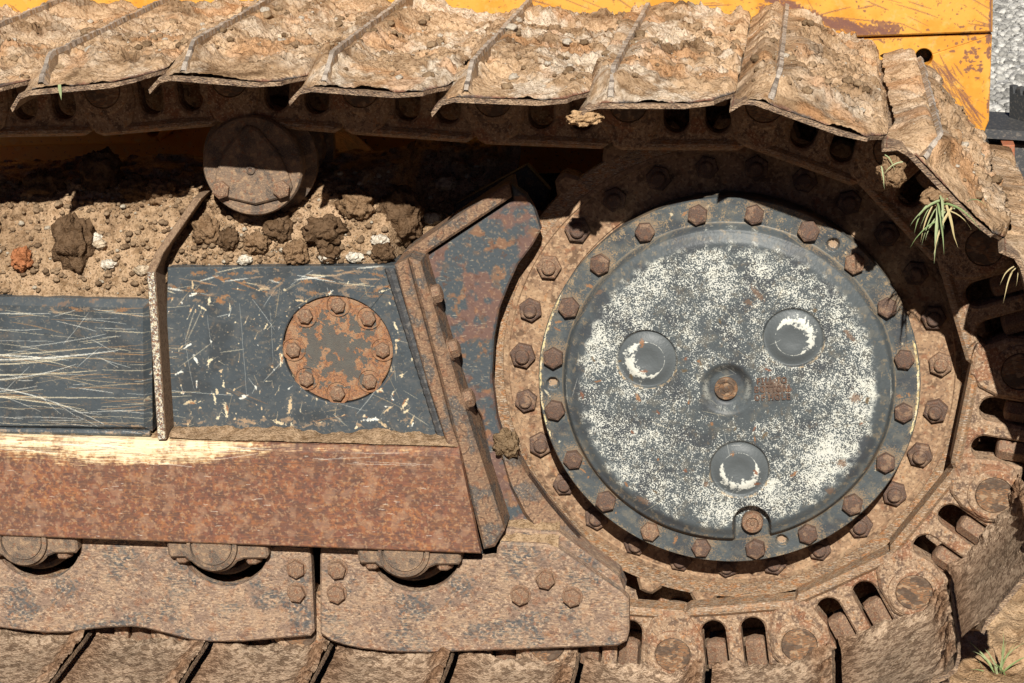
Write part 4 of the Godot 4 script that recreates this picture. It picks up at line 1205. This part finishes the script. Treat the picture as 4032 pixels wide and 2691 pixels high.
# dried mud on the outer face of a shoe, in the shoe's own axes (u, outward, z)
func mud_mesh(sd: float, amount: float, pale: float, ridge: float) -> ArrayMesh:
	var P := PackedVector3Array()
	var C := PackedColorArray()
	var ni := 74
	var nj := 250
	for i in ni:
		var u := lerpf(-0.168, 0.073, float(i) / (ni - 1))
		for j in nj:
			var z := lerpf(-0.558, 0.2755, float(j) / (nj - 1))
			var q := Vector3(u, sd * 3.1, z)
			var n1 := lump.get_noise_3dv(q)
			var n2 := lump.get_noise_3dv(q * 3.3 + Vector3(5, 5, 5))
			var n3 := broad.get_noise_3dv(q * 1.2 + Vector3(2, 0, 0))
			var n4 := crust.get_noise_3dv(q)
			var n5 := broad.get_noise_3dv(q * 2.6 + Vector3(6, 1, 6))
			var cut := 0.032 * smoothstep(0.19, 0.275, z)
			var du := u + 0.114
			var inside := smoothstep(0.268, 0.13, z)
			# packed against the rib on both sides, thinner towards the open end of the plate
			var fillet := (ridge if du > 0.0 else ridge * 0.85) * exp(-absf(absf(du) - 0.004) / 0.026) * (0.9 + 0.7 * n3) * smoothstep(0.272, 0.21, z)
			var pile := (0.007 + 0.02 * inside * (1.0 - 0.3 * smoothstep(-0.04, 0.07, u))) * amount
			var h := pile * (0.85 + 1.0 * n3) + (0.013 * n5 + 0.005 * n1) * amount * (0.35 + 0.65 * inside) + 0.0025 * n2 + fillet
			var lumps := smoothstep(0.08, 0.3, lump.get_noise_3dv(q * 2.2 + Vector3(1, 7, 3)))
			h += 0.006 * lumps * amount * inside + 0.001 * n4
			# a crack or a broken-out hollow here and there
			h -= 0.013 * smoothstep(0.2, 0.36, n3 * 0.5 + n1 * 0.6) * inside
			var end := 0.0025 + 0.5 * (1.0 - smoothstep(0.13, 0.24, z))
			var edge := smoothstep(0.2795, 0.26, z + 0.022 * n1 + 0.016 * n5 - 0.005) * smoothstep(-0.56, -0.54, z) * lerpf(smoothstep(0.076 - cut, 0.058 - cut, u + 0.008 * n2), 1.0, clampf(end, 0.0, 1.0))
			edge *= lerpf(smoothstep(-0.171, -0.145, u), 1.0, clampf(end, 0.0, 1.0) * 0.45)
			var base := 0.0495
			if u < -0.13: base = lerpf(0.0295, 0.0495, smoothstep(-0.17, -0.13, u))
			if z > 0.2 and u < -0.13: base -= 0.003 * smoothstep(0.2, 0.275, z)
			if u > 0.03 - cut: base += 0.004 * smoothstep(0.03 - cut, 0.073 - cut, u)
			if end > 0.4 and u < -0.13: base = lerpf(base, 0.0495, clampf(end, 0.0, 1.0))
			h = minf(h, lerpf(0.05, 0.0385, exp(-pow(du / 0.02, 2.0))))
			h = maxf(h, 0.0) * edge
			var uu := minf(u, 0.073 - cut)
			P.append(Vector3(uu, base + h + (0.0006 if h < 0.001 else 0.0), z))
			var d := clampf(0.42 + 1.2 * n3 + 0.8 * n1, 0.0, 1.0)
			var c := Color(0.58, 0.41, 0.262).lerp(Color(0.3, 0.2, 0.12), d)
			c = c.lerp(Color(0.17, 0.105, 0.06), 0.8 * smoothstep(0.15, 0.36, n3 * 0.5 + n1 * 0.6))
			var w := clampf((broad.get_noise_3dv(q * 1.7 + Vector3(0, 9, 4)) * 1.6 + 0.05 + n2 * 0.8) * 2.0 * pale, 0.0, 0.8)
			c = c.lerp(Color(0.66, 0.57, 0.46), w)
			c = c.lerp(Color(0.52, 0.28, 0.135), clampf((broad.get_noise_3dv(q * 1.5 + Vector3(4, 3, 4)) - 0.2) * 3.0, 0.0, 0.55))
			# thin at the plate's edge: rusty steel shows through
			if h < 0.0025 and z > 0.2: c = Color(0.27, 0.14, 0.095).lerp(Color(0.14, 0.125, 0.115), clampf(0.5 + 2.0 * broad.get_noise_2d(u * 4.0, sd), 0.0, 1.0))
			C.append(c)
	for k in 300:
		var q := P[(rng.randi() % (ni - 8) + 4) * nj + rng.randi() % (nj - 70) + 55]
		spots.append([Vector3(q.x, q.y, q.z), sd])
	return grid(ni, nj, P, C, Vector3.UP)

var spots: Array = []
var places := {}

func segment(a: Vector2, b: Vector2, label: String, group: String, mud: float, sd: int, pale := 0.4) -> Node3D:
	var mid := (a + b) / 2.0
	var t := thing("track_shoe", Vector3(mid.x, mid.y, 0), (b - a).angle())
	tag(t, label, "track shoe", group)
	places[sd * 0.37] = t.transform
	part("shoe_plate", plate_mesh if sd < 11 else short_plate, M.shoe, t)
	part("grouser", grouser_mesh(sd), M.grouser, t)
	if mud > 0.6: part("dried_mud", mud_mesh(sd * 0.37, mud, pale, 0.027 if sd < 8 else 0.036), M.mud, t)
	else: part("smeared_mud", inner_mud(sd * 0.37), M.smear, t)
	var l := part("link", link_body, M.link, t)
	part("boss", link_boss, M.link, l)
	part("boss_ring", ring_mesh, M.link, l, Vector3(-0.111, 0, 0))
	var pn := part("pin", pin_mesh, M.pin, l, Vector3(-0.111, 0, 0))
	pn.rotation.z = sd * 1.3
	part("bushing", bushing_mesh, M.roller, l, Vector3(-0.111, 0, 0))
	for d in [-0.033, 0.036]:
		var nt := part("nut", nut_mesh, M.dusty_bolt, l, Vector3(d, 0.016, -0.0405))
		nt.rotation.x = PI / 2
		nt.rotation.y = 0.2 * sin(sd * 2.0 + d * 90.0)
	var far := part("link", solid_link, M.link, t, Vector3(0, 0, -0.171))
	part("boss", link_boss, M.link, far, Vector3(0, 0, -0.003))
	# rubbed rail face along the link's inner edge
	var s := Soup.new()
	s.prism(pts([-0.125, -0.0805, 0.07, -0.0805, 0.082, -0.072, 0.078, -0.064, 0.02, -0.0625, -0.09, -0.063, -0.13, -0.068]), -0.055, -0.0115, 0.006)
	part("rail", s.done(), M.rail, l)
	return t

var plate_mesh: ArrayMesh
var short_plate: ArrayMesh

# smeared earth on the inner face of a shoe, outside the link; heaped where one shoe meets the next
func inner_mud(sd: float) -> ArrayMesh:
	var P := PackedVector3Array()
	var C := PackedColorArray()
	var ni := 60
	var nj := 90
	for i in ni:
		var u := lerpf(-0.166, 0.044, float(i) / (ni - 1))
		for j in nj:
			var z := lerpf(-0.012, 0.27, float(j) / (nj - 1))
			var q := Vector3(u, sd * 2.7 + 40.0, z)
			var n1 := lump.get_noise_3dv(q * 1.4)
			var n3 := broad.get_noise_3dv(q)
			var ends := exp(-pow((u + 0.15) / 0.02, 2.0)) * (0.9 + 1.6 * n1) + 0.7 * exp(-pow((u - 0.04) / 0.03, 2.0))
			var h := 0.0016 + 0.012 * maxf(ends, 0.0) + 0.005 * maxf(n1, 0.0) + 0.014 * smoothstep(0.04, -0.012, z) * (0.7 + n1)
			var base := 0.041
			if u < -0.135: base = lerpf(0.024, 0.041, smoothstep(-0.168, -0.135, u))
			P.append(Vector3(u, base - h, z))
			var d := clampf(0.45 + 1.0 * n3 + 0.9 * n1, 0.0, 1.0)
			var c := Color(0.52, 0.39, 0.28).lerp(Color(0.33, 0.25, 0.18), d)
			c = c.lerp(Color(0.3, 0.185, 0.115), clampf(maxf(ends, 0.0), 0.0, 1.0))
			C.append(c)
	return grid(ni, nj, P, C, Vector3.DOWN)

func build_track() -> void:
	make_link_meshes()
	plate_mesh = shoe_plate(0.073)
	short_plate = shoe_plate(0.048)
	var pin: Array[Vector2] = []
	# from the far left of the upper run, round the sprocket, to the far left of the lower run
	pin.append_array([Vector2(-1.484, 0.549), Vector2(-1.262, 0.544), Vector2(-1.04, 0.541), Vector2(-0.818, 0.553), Vector2(-0.596, 0.528), Vector2(-0.373, 0.505), Vector2(-0.149, 0.489)])
	for d in [81.1, 54.8, 28.4, 2.1, -24.3, -50.6, -76.9]:
		pin.append(Vector2.from_angle(deg_to_rad(d)) * 0.487)
	pin.append_array([Vector2(-0.109, -0.493), Vector2(-0.332, -0.474), Vector2(-0.555, -0.46), Vector2(-0.778, -0.449), Vector2(-1.001, -0.437), Vector2(-1.224, -0.425), Vector2(-1.447, -0.413)])
	var words := [
		"end of a muddy track shoe just inside the upper left corner of the photo",
		"muddy track shoe at the left edge, left of the one with the grass blade",
		"muddy upper track shoe with a grass blade on its edge, left of the carrier roller",
		"muddy upper track shoe straight above the carrier roller",
		"muddy upper track shoe just right of the carrier roller, chalky white in its middle",
		"chalky muddy upper track shoe over the dark gap between carrier roller and bracket",
		"pale muddy upper track shoe with a lump of mud at its lower left corner",
		"broad muddy track shoe over the sprocket, its lower edge sloping to the right",
		"steep muddy track shoe at the upper right that holds the green grass tuft",
		"muddy track shoe at the right edge, lower neighbour of the one with the tuft",
		"track shoe in shadow at the right edge, level with the sprocket's axle",
		"track shoe with a broad mottled inner face at the lower right, beside the bare earth",
		"track shoe under the sprocket's lower right whose inner face ends in a ragged edge",
		"track shoe below the sprocket, its link just right of the rounded guard end",
		"track shoe on the lower run under the rounded end of the right guard",
		"track shoe on the lower run under the middle of the right guard",
		"track shoe on the lower run under the joint of the two guards",
		"track shoe on the lower run under the right half of the left guard",
		"track shoe on the lower run under the rise in the left guard's edge",
		"track shoe cut off by the lower left corner of the photo"]
	for k in pin.size() - 1:
		var up := k < 11
		segment(pin[k], pin[k + 1], words[k], "shoes of the crawler track", (1.0 if k < 6 else 1.25) if up else 0.5, k + 1, [0.2, 0.2, 0.25, 0.3, 0.7, 1.0, 0.7, 0.3, 0.25, 0.2][mini(k, 9)])

# ------------------------------------------------------------------ earth on the frame
func soil_point(x: float, t: float) -> Vector3:
	var left := smoothstep(-0.95, -0.985, x)
	var y0 := lerpf(0.2235, 0.178 + (-1.0 - x) * 0.03, left)
	var z0 := lerpf(-0.006, 0.027, left)
	var back := 0.03 * smoothstep(-0.64, -0.55, x)
	var knots := [Vector2(z0, y0 - 0.006), Vector2(lerpf(-0.03, -0.01, left), lerpf(0.262, 0.235, left)), Vector2(-0.075, 0.318), Vector2(-0.15, 0.362), Vector2(-0.27, 0.372), Vector2(-0.45, 0.33)]
	var s := t * 5.0
	var i := mini(int(s), 4)
	var a: Vector2 = knots[i]
	var b: Vector2 = knots[i + 1]
	var p := a.lerp(b, s - i)
	return Vector3(x, p.y, p.x - back * smoothstep(0.05, 0.35, t) - 0.13 * smoothstep(-0.575, -0.545, x))

func soil_surface(x: float, t: float) -> Vector3:
	var p := soil_point(x, t)
	var q := Vector3(x, p.y, p.z)
	var n := Vector3(0, 0.55, 0.83)
	var h := 0.009 * lump.get_noise_3dv(q * 1.1) + 0.016 * broad.get_noise_3dv(q * 1.6) + 0.003 * lump.get_noise_3dv(q * 4.5 + Vector3(3, 1, 2))
	h += 0.013 * smoothstep(0.1, 0.35, lump.get_noise_3dv(q * 1.3 + Vector3(8, 8, 8))) * smoothstep(0.15, 0.4, t)
	h *= smoothstep(0.0, 0.12, t)
	# the earth thins out over the upper edge of the panels
	h += -0.012 * smoothstep(0.13, 0.0, t + 0.09 * broad.get_noise_2d(x * 3.0, 4.0))
	return p + n * h

func build_soil() -> void:
	var P := PackedVector3Array()
	var C := PackedColorArray()
	var ni := 130
	var nj := 330
	for i in ni:
		var t := pow(float(i) / (ni - 1), 1.25)
		for j in nj:
			var x := lerpf(-1.5, -0.37, float(j) / (nj - 1))
			P.append(soil_surface(x, t))
			var q := P[P.size() - 1]
			var d := clampf(0.42 + 1.2 * broad.get_noise_3dv(q * 1.5) + 0.8 * lump.get_noise_3dv(q * 2.0), 0.0, 1.0)
			C.append(Color(0.46, 0.325, 0.208).lerp(Color(0.29, 0.195, 0.12), d))
	tag(part("soil", grid(ni, nj, P, C, Vector3(0, 0.5, 1)), M.mud), "loose dry earth heaped on top of the track frame below the upper run", "earth", "", "stuff")
	# strip of earth on the ledge under the right panel
	P = PackedVector3Array()
	C = PackedColorArray()
	for i in 16:
		for j in 220:
			var f := float(j) / 219
			var x := lerpf(-0.968, -0.462, f)
			var y0 := lerpf(-0.0645, -0.0865, f)
			var z := lerpf(-0.004, 0.046, i / 15.0)
			var q := Vector3(x, 3.0, z)
			var heap := 0.007 + 0.008 * lump.get_noise_3dv(q * 1.5) + 0.01 * broad.get_noise_3dv(q * 2.0)
			P.append(Vector3(x, y0 + maxf(heap * (1.0 - pow(i / 15.0, 2.0) * 0.8), -0.002) + 0.003 * (1.0 - i / 15.0), z))
			C.append(Color(0.46, 0.33, 0.215).lerp(Color(0.28, 0.19, 0.12), clampf(0.5 + lump.get_noise_3dv(q * 3.0), 0.0, 1.0)))
	tag(part("ledge_dirt", grid(16, 220, P, C, Vector3(0, 1, 0.3)), M.mud), "thin line of dirt on the ledge between the scratched right panel and the red sheet", "dirt", "", "stuff")
	# dust on the shoulder of the right guard
	P = PackedVector3Array()
	C = PackedColorArray()
	for i in 24:
		for j in 60:
			var f := float(j) / 59
			var x := lerpf(-0.402, -0.30, f)
			var z := lerpf(-0.062, 0.014, i / 23.0)
			var q := Vector3(x, 5.0, z)
			var y := lerpf(-0.253, -0.258, f) - 0.019 * smoothstep(0.35, 1.0, i / 23.0) + 0.006 * lump.get_noise_3dv(q * 2.0) + 0.004 - 0.012 * smoothstep(0.9, 1.0, i / 23.0)
			P.append(Vector3(x, y, z))
			C.append(Color(0.46, 0.33, 0.21).lerp(Color(0.3, 0.21, 0.13), clampf(0.4 + lump.get_noise_3dv(q * 3.0), 0.0, 1.0)))
	tag(part("shoulder_dirt", grid(24, 60, P, C, Vector3(0, 1, 0.3)), M.mud), "crust of tan dirt on the shoulder of the right guard below the bracket", "dirt", "", "stuff")
	# crumbs and pebbles all over the earth
	var st := rock_mesh(9, 0.55, 0.5, 6)
	var mm := MultiMesh.new()
	mm.transform_format = MultiMesh.TRANSFORM_3D
	mm.use_colors = true
	mm.mesh = st
	var count := 6500
	mm.instance_count = count
	for k in count:
		var x := rng.randf_range(-1.45, -0.42)
		var p := soil_surface(x, rng.randf_range(0.06, 0.62))
		var r := 0.001 + 0.0055 * pow(rng.randf(), 9.0)
		var bs := Basis(Vector3(rng.randf(), rng.randf(), rng.randf()).normalized(), rng.randf() * TAU).scaled(Vector3(r, r * 0.75, r * 1.15))
		mm.set_instance_transform(k, Transform3D(bs, p + Vector3(0, 0.4, 0.6) * r * 0.6))
		var c := Color(0.44, 0.31, 0.2).lerp(Color(0.2, 0.13, 0.08), rng.randf())
		if rng.randf() < 0.1: c = Color(0.6, 0.53, 0.43)
		mm.set_instance_color(k, c)
	var mi := MultiMeshInstance3D.new()
	mi.name = "crumbs"
	mi.multimesh = mm
	mi.material_override = M.stone
	add_child(mi, true)
	tag(mi, "small crumbs and pebbles scattered over the earth on the track frame", "crumbs", "", "stuff")

func build_pebbles() -> void:
	var st := rock_mesh(13, 0.5, 0.45, 8)
	var mm := MultiMesh.new()
	mm.transform_format = MultiMesh.TRANSFORM_3D
	mm.use_colors = true
	mm.mesh = st
	mm.instance_count = spots.size()
	for k in spots.size():
		var at: Transform3D = places[spots[k][1]]
		var r := 0.0012 + 0.009 * pow(rng.randf(), 11.0)
		var bs := Basis(Vector3(rng.randf(), rng.randf(), rng.randf()).normalized(), rng.randf() * TAU).scaled(Vector3(r, r * 0.75, r * 1.3))
		mm.set_instance_transform(k, Transform3D(bs, at * (spots[k][0] + Vector3(0, r * 0.25, 0))))
		var u := rng.randf()
		var c := Color(0.68, 0.6, 0.5) if u < 0.16 else Color(0.46, 0.32, 0.2).lerp(Color(0.22, 0.145, 0.085), rng.randf())
		mm.set_instance_color(k, c)
	var mi := MultiMeshInstance3D.new()
	mi.name = "pebbles"
	mi.multimesh = mm
	mi.material_override = M.stone
	add_child(mi, true)
	tag(mi, "pale pebbles and dark crumbs stuck in the mud of the track shoes", "pebbles", "", "stuff")

func soil_at(x: float, y: float) -> Vector3:
	var best := soil_surface(x, 0.1)
	for k in 60:
		var p := soil_surface(x, 0.02 + 0.01 * k)
		if absf(p.y - y) < absf(best.y - y): best = p
	return best

func build_small() -> void:
	# clods and stones, each where it lies: x, y, size, stretch, tint, words
	var clods: Array[ArrayMesh] = []
	for k in 5: clods.append(rock_mesh(40 + k, 0.5, 0.5, 26))
	var dark := Color(0.125, 0.08, 0.048)
	var mid := Color(0.22, 0.143, 0.085)
	var list := [
		[-1.125, 0.268, 0.034, 1.5, dark, "tall dark brown clod on the left heap, two white stones at its side"], [-1.215, 0.25, 0.018, 1.1, Color(0.36, 0.15, 0.07), "small rust red clod left of the tall dark clod"],
		[-0.562, 0.283, 0.037, 1.35, dark, "big dark clod at the right end of the heap, beside the bracket"], [-0.682, 0.276, 0.036, 0.7, dark, "broad dark clod in the middle of the right heap"],
		[-0.728, 0.245, 0.022, 0.9, mid, "round brown clod left of the broad dark clod"], [-0.672, 0.243, 0.018, 0.8, dark, "small dark clod just below the broad dark clod"],
		[-0.888, 0.283, 0.024, 1.0, mid, "brown clod right of the rib's bent top"], [-0.85, 0.27, 0.018, 1.0, dark, "small dark clod below the carrier roller, left side"],
		[-0.80, 0.262, 0.022, 0.8, mid, "flat brown clod straight below the carrier roller"], [-0.765, 0.285, 0.024, 1.1, dark, "dark clod below the right rim of the carrier roller"],
		[-0.985, 0.335, 0.027, 1.0, mid, "clod on the shadow edge left of the carrier roller"], [-1.03, 0.345, 0.025, 0.9, dark, "dark clod at the edge of the shade, left of the rib"],
		[-0.63, 0.315, 0.03, 0.8, mid, "wide clod on the edge of the shade right of the carrier roller"], [-0.58, 0.24, 0.018, 1.0, dark, "small dark clod above the right end of the scratched panel"],
		[-1.29, 0.30, 0.026, 0.8, mid, "brown clod at the left edge of the heap"], [-1.2, 0.35, 0.035, 0.8, dark, "large shaded clod at the back of the left heap"], [-1.1, 0.37, 0.036, 1.0, dark, "large shaded clod behind the tall dark clod"]]
	for k in list.size():
		var q: Array = list[k]
		var p := soil_at(q[0], q[1])
		var o := part("dirt_clod", clods[k % 5], clod_material(q[4]), null, p + Vector3(0, 0.3, 0.5) * float(q[2]) * 0.4)
		o.basis = Basis(Vector3(0.4, 0.3, 1).normalized(), k * 2.1).scaled(Vector3(q[2], float(q[2]) * float(q[3]), float(q[2]) * 0.9))
		tag(o, q[5], "clod", "clods of earth on the track frame")
	var stones: Array[ArrayMesh] = []
	for k in 3: stones.append(rock_mesh(70 + k, 0.4, 0.35, 14))
	var sl := [
		[-1.092, 0.272, 0.013, "white stone on the right side of the tall dark clod"], [-1.078, 0.268, 0.01, "small white stone beside the larger white one at the tall clod"], [-0.675, 0.238, 0.012, "white stone below the broad dark clod"],
		[-0.628, 0.236, 0.011, "pale stone low on the heap left of the big dark clod"], [-0.50, 0.312, 0.016, "flat white stone near the bracket's top flange"], [-0.585, 0.262, 0.012, "pale stone under the left side of the big dark clod"],
		[-0.515, 0.265, 0.013, "pale stone between the big dark clod and the bracket"], [-1.0, 0.225, 0.011, "pale pebble on the left heap close to the rib"], [-1.06, 0.235, 0.01, "pale pebble midway between the rib and the tall dark clod"], [-0.82, 0.235, 0.01, "tan pebble above the left part of the scratched panel"]]
	for k in sl.size():
		var q: Array = sl[k]
		var p := soil_at(q[0], q[1])
		var o := part("stone", stones[k % 3], stone_material(k), null, p + Vector3(0, 0.3, 0.6) * float(q[2]) * 0.6)
		o.basis = Basis(Vector3(0.3, 0.5, 1).normalized(), k * 1.3).scaled(Vector3(float(q[2]) * 1.25, float(q[2]) * 0.8, q[2]))
		tag(o, q[3], "stone", "pale stones on the track frame")
	# lump of mud stuck in the gap at the bracket's waist
	var o := part("mud_lump", clods[1], clod_material(Color(0.2, 0.14, 0.085)), null, Vector3(-0.388, -0.108, -0.035))
	o.scale = Vector3(0.022, 0.024, 0.02)
	tag(o, "small lump of mud stuck between the bracket and the sprocket ring", "mud")
	o = part("mud_lump", clods[3], clod_material(Color(0.45, 0.3, 0.17)), null, Vector3(-0.193, 0.515, 0.262))
	o.scale = Vector3(0.026, 0.012, 0.016)
	tag(o, "lump of dry mud hanging from the lower corner of the pale upper shoe", "mud")
	o = part("mud_lump", clods[2], clod_material(Color(0.26, 0.17, 0.1)), null, Vector3(0.272, 0.418, 0.262))
	o.scale = Vector3(0.02, 0.024, 0.016)
	tag(o, "ragged lump of mud hanging below the steep shoe at the upper right", "mud")
	o = part("mud_lump", clods[4], clod_material(Color(0.26, 0.17, 0.1)), null, Vector3(0.34, 0.374, 0.262))
	o.scale = Vector3(0.026, 0.017, 0.02)
	tag(o, "clump of mud that holds the roots of the green grass tuft", "mud")
	grass("grass_tuft", Vector3(0.347, 0.368, 0.28), 18, 0.082, true, "green grass tuft hanging from the track shoe at the upper right", "grass")
	grass("grass_sprig", Vector3(-1.014, 0.597, 0.279), 1, 0.03, true, "lone green grass blade on the edge of the upper left track shoe", "grass")
	grass("grass_sprig", Vector3(0.262, 0.44, 0.284), 3, 0.035, true, "few short green blades on the ragged lump at the upper right", "grass")
	grass("weed", Vector3(0.475, -0.63, -0.24), 16, 0.07, false, "small green weed growing in the earth at the lower right corner", "weed")
	grass("straw", Vector3(0.47, 0.262, 0.26), 6, 0.05, true, "wisp of dry grass at the right edge of the photo below the tuft", "straw")

var tints := {}
func clod_material(c: Color) -> StandardMaterial3D:
	if not tints.has(c):
		var m: StandardMaterial3D = M.mud.duplicate()
		m.albedo_color = lin(Color(c.r * 1.25, c.g * 1.25, c.b * 1.25))
		tints[c] = m
	return tints[c]

func stone_material(k: int) -> StandardMaterial3D:
	return clod_material([Color(0.62, 0.58, 0.5), Color(0.52, 0.43, 0.32), Color(0.6, 0.55, 0.47)][k % 3])

func grass(called: String, root: Vector3, count: int, length: float, hang: bool, label: String, category: String) -> void:
	var t := thing(called, root)
	tag(t, label, category)
	for k in count:
		var s := Soup.new()
		var l := length * rng.randf_range(0.55, 1.15)
		var d := Vector3(rng.randfn(-0.35, 0.75), rng.randf_range(-1.1, 0.1), rng.randf_range(0.05, 0.5)) if hang else Vector3(rng.randfn(0, 0.55), 1.0, rng.randfn(0.15, 0.4))
		if count == 1: d = Vector3(0.05, -0.9, 0.2)
		d = d.normalized()
		var p := Vector3(rng.randfn(0, 0.011), rng.randfn(0, 0.009), rng.randfn(0, 0.004)) if count > 1 else Vector3.ZERO
		var w := l * rng.randf_range(0.016, 0.036)
		if count == 1: w = l * 0.12
		var c := Color(0.17, 0.25, 0.085).lerp(Color(0.4, 0.44, 0.24), rng.randf())
		if category == "straw" or (count > 5 and rng.randf() < 0.14): c = Color(0.5, 0.4, 0.2)
		s.tint = c
		var prev: Array = []
		var kink := rng.randi() % 12
		for q in 9:
			var f := q / 8.0
			var side := d.cross(Vector3(0.2, 0.1, 1.0)).normalized()
			var ww := w * (0.35 + 0.65 * sin(PI * minf(f * 0.8 + 0.2, 1.0))) * (1.0 - f * f * 0.96)
			var up := side.cross(d).normalized()
			var now := [p - side * ww, p + up * ww * 0.45, p + side * ww, p - up * 0.0004]
			if prev.size():
				s.quad(prev[0], prev[1], now[1], now[0], up - side * 0.3)
				s.quad(prev[1], prev[2], now[2], now[1], up + side * 0.3)
				s.quad(prev[0], prev[3], now[3], now[0], -up)
				s.quad(prev[3], prev[2], now[2], now[3], -up)
			prev = now
			p += d * l / 8.0
			d = (d + Vector3(rng.randfn(0, 0.05), -0.17 if hang else -0.09, rng.randfn(0, 0.05))).normalized()
			if hang and q == kink: d = (d + Vector3(rng.randfn(0, 0.35), -0.75, 0.1)).normalized()
		part("blade", s.done(), M.grass, t)
